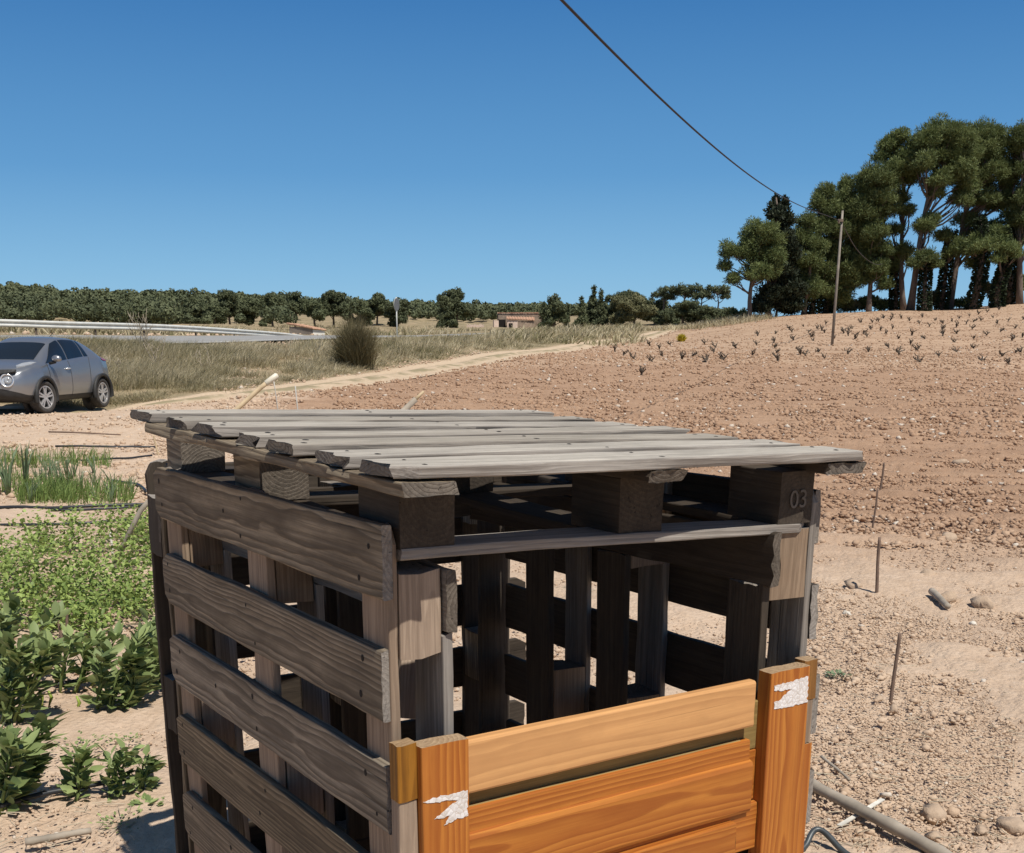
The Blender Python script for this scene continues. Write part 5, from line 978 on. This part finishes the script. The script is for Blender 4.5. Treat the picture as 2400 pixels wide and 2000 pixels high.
def peas():
    Ps = []; Ds = []; r = np.random.default_rng(5); mb = []
    for x, y, n, h, w in ((40, 1330, 900, .26, .35), (110, 1290, 1000, .30, .4), (200, 1290, 1000, .30, .4), (290, 1260, 800, .26, .3), (330, 1330, 900, .30, .3), (60, 1400, 1100, .28, .4), (150, 1390, 1200, .30, .4), (240, 1420, 1100, .26, .35), (300, 1450, 900, .24, .3), (20, 1450, 800, .22, .3), (110, 1470, 900, .20, .3), (200, 1480, 700, .16, .3), (340, 1420, 800, .30, .25), (-40, 1370, 900, .3, .4), (370, 1290, 900, .3, .3)):
        c = gp(x, y)
        for _ in range(n//20):
            s = c+np.array([r.normal()*w*.42, r.normal()*w*.42, 0]); s[2] = H(s[0], s[1]); tip = s+np.array([r.normal()*.12+.06, r.normal()*.12, h*r.uniform(.4, 1.15)])
            for u in np.linspace(.1, 1, 16): Ps.append(s+(tip-s)*u+r.normal(size=3)*.018); Ds.append(r.normal(size=3)*[1, 1, .5]+[.1, 0, .45])
    Ps = np.array(Ps); n = len(Ps); V, f = leaves(Ps, np.array(Ds), np.array([0, 0, 1.0])+r.normal(size=(n, 3))*.4, r.uniform(.018, .042, n), r.uniform(.014, .028, n), .1)
    o = fast('pea_plants', V, f, M['pea'], None, True, dict(v=np.repeat(np.clip(r.random(n)*.8+r.normal(size=n)*.12+.1, 0, 1), 8))); tag(o, 'tangled low mass of bright green pea plants in the garden rows', 'pea plants', kind='stuff')
peas()
def onion_mesh(sd, nl=8, h=.5, w=.016):
    r = np.random.default_rng(sd); a = r.uniform(0, 2*PI, nl); P = np.stack([np.cos(a)*.012, np.sin(a)*.012, -.02*np.ones(nl)], 1); hh = h*r.uniform(.6, 1.1, nl); ln = np.stack([np.cos(a), np.sin(a)], 1)*hh[:, None]*r.uniform(.1, .42, (nl, 1))+np.array([.05, 0])
    mb = MB()
    for i in range(nl): q = [P[i], P[i]+np.array([ln[i, 0]*.2, ln[i, 1]*.2, hh[i]*.45]), P[i]+np.array([ln[i, 0]*.55, ln[i, 1]*.55, hh[i]*.8]), P[i]+np.array([ln[i, 0], ln[i, 1], hh[i]])]; mb.tube(q, [w*.5, w*.5, w*.36, w*.06], 6)
    o = mb.build('onion_plant', M['onion'], None, True, False); at_ = o.data.attributes.new('v', 'FLOAT', 'POINT'); at_.data.foreach_set('value', r.random(len(o.data.vertices)).astype(np.float32)*.4+.3); COL.objects.unlink(o); return o
om = [onion_mesh(60+i, 8, .34, .013) for i in range(6)]; big_om = [onion_mesh(90+i, 9, .52, .024) for i in range(2)]; r_ = np.random.default_rng(8)
for i, (x, y) in enumerate([(20, 1160), (62, 1150), (-20, 1165)]):
    o = big_om[i % 2].copy(); COL.objects.link(o); o.location = gp(x, y); o.rotation_euler = (0, 0, r_.uniform(0, 6)); tag(o, 'tall grey green onion plant at the left edge of the onion row', 'onion', 'tall onions at the left edge')
for i in range(30):
    o = om[i % 6].copy(); COL.objects.link(o); o.location = gp(r_.uniform(60, 315), r_.uniform(1105, 1185)); s = r_.uniform(.55, .95); o.scale = (s, s, s); o.rotation_euler = (0, 0, r_.uniform(0, 6)); tag(o, 'slender green onion plant in the far garden row', 'onion', 'onions in the far garden row')
def young():
    r = np.random.default_rng(9); P = []
    for x0, x1, y0, y1, n in ((40, 180, 1150, 1185, 900), (120, 310, 1150, 1188, 500), (-20, 260, 1078, 1100, 700), (-30, 60, 1120, 1160, 200)):
        A, B, C_, D_ = gp(x0, y1), gp(x1, y1), gp(x0, y0), gp(x1, y0)
        for _ in range(n): u, v = r.random(2); q = (A*(1-u)+B*u)*(1-v)+(C_*(1-u)+D_*u)*v; P.append(q)
    P = np.array(P); P[:, 2] = H(P[:, 0], P[:, 1])-.01; n = len(P); hh = r.uniform(.10, .26, n); V, f = blades(P, hh, r.uniform(.006, .013, n), r.normal(size=(n, 2))*.07+[.04, 0], r)
    o = fast('onion_seedlings', V, f, M['chive'], attrs=dict(v=np.repeat(r.random(n), 5))); tag(o, 'thick strip of grassy young onion shoots in the far garden row', 'onion shoots', kind='stuff')
young()
M['hose'] = plain('black drip hose', (.022, .024, .028), .45, 0, .2, 20, .4)
def hose(label, pts, r=.011, sd=0):
    P = resample([tuple(gp(x, y)[:2]) for x, y in pts], .12); z = H(P[:, 0], P[:, 1])+r*1.2+.006+(fbm(P[:, 0]*3, P[:, 1]*3, 80+sd)-.4)*.03; mb = MB(); mb.tube(np.concatenate([P, z[:, None]], 1), r, 8); o = mb.build('drip_hose', M['hose'], None, True); tag(o, label, 'hose'); return o
hose('black drip hose under the small bean plants near the lower left', [(-60, 1925), (90, 1882), (200, 1862), (300, 1843), (420, 1818)], .010, 1)
hose('black drip hose running under the tall bean plants', [(-60, 1640), (90, 1622), (170, 1612), (300, 1588), (420, 1570)], .010, 2)
hose('thick black hose along the near side of the onion row', [(-60, 1199), (100, 1198), (200, 1196), (300, 1189), (420, 1183)], .016, 3)
hose('second black hose just below the onion row, half sunk in dust', [(120, 1202), (220, 1200), (300, 1196), (360, 1190)], .012, 4)
hose('black hose across the front of the pea patch', [(-60, 1240), (60, 1238), (140, 1236), (260, 1230), (380, 1218)], .012, 5)
hose('grey black hose beyond the onion row at its far side', [(150, 1085), (240, 1084), (360, 1073)], .013, 6)
hose('thin dark hose on the bare strip behind the garden', [(130, 1051), (240, 1052), (380, 1052)], .014, 7)
hose('short curved black hose by the left end of the bin', [(262, 1132), (290, 1137), (325, 1141), (345, 1160)], .016, 8)
M['cane'] = plain('dry cane', (.52, .40, .25), .7, 0, .2, 9); M['oldcane'] = plain('grey old cane', (.33, .28, .22), .8, 0, .3, 8); M['stake'] = plain('dark stick', (.17, .115, .085), .85, 0, .25, 30); M['whitecap'] = plain('white plastic bottle', (.66, .60, .48), .4, 0, .05); M['rod'] = plain('thin pale rod', (.50, .47, .42), .6); M['lath'] = plain('white lath', (.64, .60, .52), .8)
def cane(name, label, a, b, r0, r1, mat, cat='cane', knots=0, extra=None):
    mb = MB(); n = 18; a, b = np.array(a, float), np.array(b, float); rr = np.random.default_rng(len(label)); q = bent(a, b, rr, n, .006); rad = np.linspace(r0, r1, n)
    if knots:
        for i in range(2, n-1, max(2, n//knots)): rad[i] *= 1.16
    mb.tube(q, list(rad), 9); o = mb.build(name, M[mat], None, True); return tag(o, label, cat)
# long leaning cane with the white bottle on its upper end, held up by a thin rod
A_ = gp(252, 1322); Yc_ = A_[1]; PT = [A_-[0, 0, .08], at(330, 1196, Yc_+.1), at(440, 1072, Yc_+.2), at(560, 955, Yc_+.3), at(612, 908, Yc_+.35), at(645, 883, Yc_+.38)]
t = thing('cane', 'long cane leaning up to the right behind the bin, white bottle on its tip', 'cane', tuple(A_)); mb = MB(); mb.tube(PT[:3], [.019, .0185, .018], 10); mb.build('lower_stem', M['oldcane'], t, True); mb = MB(); mb.tube(PT[2:], [.018, .018, .017, .016], 10); mb.build('cane_stem', M['cane'], t, True)
B_ = PT[5]; dv = (B_-PT[4])/np.linalg.norm(B_-PT[4]); mb = MB(); mb.tube([B_-dv*.085, B_-dv*.08, B_+dv*.012, B_+dv*.022], [.016, .0215, .0215, .012], 14); mb.build('bottle', M['whitecap'], t, True)
for lab, x1, y1, Yq, r0, dx, m in (('thin rod propping up the bottle tipped cane', 641, 889, 8.75, .0042, 28, 'rod'), ('thin white rod standing alone right of the leaning cane', 692, 905, 8.6, .0055, 32, 'rod')):
    tp_ = at(x1, y1, Yq); p = np.array([tp_[0]+dx/2860*Yq, Yq, float(H(tp_[0], Yq))]); cane('rod', lab, p-[0, 0, .1], tp_, r0, r0*.9, m, 'rod')
Yq = 8.2; q2 = at(993, 918, Yq); q1 = at(974, 936, Yq-.02); dq = q1-q2; t1_ = (float(H(q1[0], q1[1]))-q1[2])/dq[2]; p = q1+dq*t1_*.98; t = thing('cane', 'broken cane poking up behind the lid, split at its tip', 'cane', tuple(p)); mb = MB(); mb.tube([p, q1], [.022, .020], 9); mb.build('cane_stem', M['oldcane'], t, True); mb = MB(); mb.tube([q1-(q2-q1)*.1, q2], [.014, .009], 8); mb.build('split_tip', M['cane'], t, True)
for lab, x0, y0, x1, y1, r0 in (('nearest dark stick stake, thickest of the row along the path', 2088, 1642, 2109, 1485, .0085), ('second stake from the front in the row of sticks', 2055, 1393, 2062, 1260, .011), ('third stake from the front, thin and leaning right', 2044, 1245, 2057, 1145, .009), ('farthest stake of the row, dark and leaning right', 2062, 1155, 2072, 1085, .012)):
    p = hit(x0, y0); cane('stake', lab, p-[0, 0, .08], at(x1, y1, p[1]), r0, r0*.85, 'stake', 'stake')
a, b = gp(1880, 1840), gp(2290, 2075); cane('cane', 'long grey split cane lying on the ground at the lower right', a+[-.02, .01, .026], b+[0, 0, .024], .019, .021, 'oldcane', 'cane', 4)
a, b = gp(1966, 1945), gp(2068, 1882); mb = MB(); d_ = b-a; L_ = np.linalg.norm(d_); d_ /= L_; s_ = np.array([-d_[1], d_[0], 0]); mb.box((a+b)/2+[0, 0, .012], L_, .016, .004, (d_, s_, np.array([0, 0, 1.]))); o = mb.build('lath', M['lath']); tag(o, 'flat white sliver of lath lying under the long cane', 'lath')
M['iron'] = plain('dark painted iron', (.07, .078, .08), .42, .3, .2, 30, .5)
pts = [gp(1862, 2010)+[0, 0, .012], gp(1888, 2000)+[0, 0, .02], gp(1898, 1990)+[0, 0, .05], gp(1912, 1984)+[0, 0, .06], gp(1935, 1990)+[0, 0, .05], gp(1968, 2008)+[0, 0, .02], gp(2000, 2022)+[0, 0, .012]]
mb = MB(); mb.tube(resample([tuple(x) for x in pts], .01), .0095, 8); o = mb.build('iron_hook', M['iron'], None, True); tag(o, 'dark bent iron bar sticking out by the foot of the orange panel', 'iron bar')
p = gp(266, 1308); cane('rod', 'thin white twisted rod standing in the pea plants', p-[0, 0, .05], at(257, 1246, p[1]), .010, .008, 'lath', 'rod')
for lab, x0, y0, x1, y1 in (('dark twig stuck upright among the bean and pea rows', 155, 1508, 158, 1425), ('thin dark twig leaning left beside the upright twig', 148, 1505, 136, 1455), ('thin pale stick standing at the far left of the lid', 372, 1068, 360, 1020), ('tiny twig upright behind the onion row', 168, 1080, 164, 1060)):
    p = hit(x0, y0, 2, 40); cane('twig', lab, p-[0, 0, .04], at(x1, y1, p[1]), .006+.0006*p[1], .004+.0004*p[1], 'stake' if 'dark' in lab or 'tiny' in lab else 'cane', 'twig')
a, b = gp(115, 1020), gp(283, 1027); cane('stick', 'long thin stick lying on the bare earth below the car', a+[0, 0, .05], b+[0, 0, .05], .014, .010, 'stake', 'stick')
a, b = gp(60, 1985), gp(215, 1958); cane('cane', 'pale grey cane lying flat at the bottom left corner', a+[0, 0, .015], b+[0, 0, .015], .012, .010, 'oldcane', 'cane', 4)
a, b = gp(2182, 1402), gp(2220, 1436); cane('stick', 'short grey broken stick lying by the stone in the field', a+[0, 0, .04], b+[0, 0, .035], .022, .018, 'oldcane', 'stick')
a, b = gp(1925, 1782), gp(1990, 1835); cane('stick', 'slim reddish reed half buried above the long cane', a+[0, 0, .012], b+[0, 0, .010], .006, .005, 'oldcane', 'stick')
def weed(label, x, y, n, s, sd, mat='bean', ll=.03):
    r = np.random.default_rng(sd); p = gp(x, y); a = r.uniform(0, 2*PI, n); d = np.stack([np.cos(a), np.sin(a), r.uniform(.1, .6, n)], 1); q = np.stack([np.cos(a), np.sin(a), 0*a], 1)*r.uniform(0, s, (n, 1)); q[:, 2] = r.uniform(.003, s*.3, n); V, f = leaves(q, d, np.array([0, 0, 1.0])+r.normal(size=(n, 3))*.2, ll*r.uniform(.6, 1.2, n), ll*.5*r.uniform(.7, 1.2, n), .1)
    o = fast('weed', V, f, M[mat], None, True, dict(v=np.repeat(r.random(n), 8))); o.location = p; tag(o, label, 'weed')
weed('small rosette weed on the sand right of the two small bean plants', 345, 1893, 26, .05, 1, ll=.034)
weed('creeping feathery weed at the bottom left near the bin foot', 288, 1938, 60, .09, 2, ll=.018)
weed('straggling weed on the sand behind the small bean plants', 185, 1760, 90, .13, 3, ll=.02)
weed('dusty tuft of weed on the path right of the orange panel', 1962, 1590, 40, .06, 4, 'onion', .03)
weed('low weed behind the bushy small bean plant', 300, 1745, 40, .08, 5, ll=.02)
M['straw'] = plain('dull straw', (.46, .385, .28), .9, 0, .3, 4)
def straw():
    r = np.random.default_rng(12); VV = []; n = 0; P = []
    for x0, x1, y0, y1, k in ((1890, 2400, 1780, 2000, 110), (1950, 2400, 1560, 1780, 50), (-10, 330, 1880, 2000, 30), (1240, 1420, 1380, 1480, 300)):
        for _ in range(k): P.append(gp(r.uniform(x0, x1), r.uniform(y0, y1)))
    P = np.array(P); n = len(P); a = r.uniform(0, PI, n); L = r.uniform(.02, .10, n)[:, None]; d = np.stack([np.cos(a), np.sin(a), r.normal(size=n)*.06], 1); s = np.stack([-np.sin(a), np.cos(a), 0*a], 1)*.0014; P = P+[0, 0, .010]
    V = np.stack([P-d*L/2-s, P-d*L/2+s, P+d*L/2+s, P+d*L/2-s, P-d*L/2+[0, 0, .0025], P+d*L/2+[0, 0, .0025]], 1).reshape(-1, 3); f = np.array([[0, 3, 5, 4], [1, 4, 5, 2], [0, 1, 2, 3]]); fast_ = fast('straw_litter', V, (f[None]+(np.arange(n)*6)[:, None, None]).reshape(-1, 4), M['straw']); tag(fast_, 'scattered dry straw stems lying on the path', 'straw', kind='stuff')
straw()
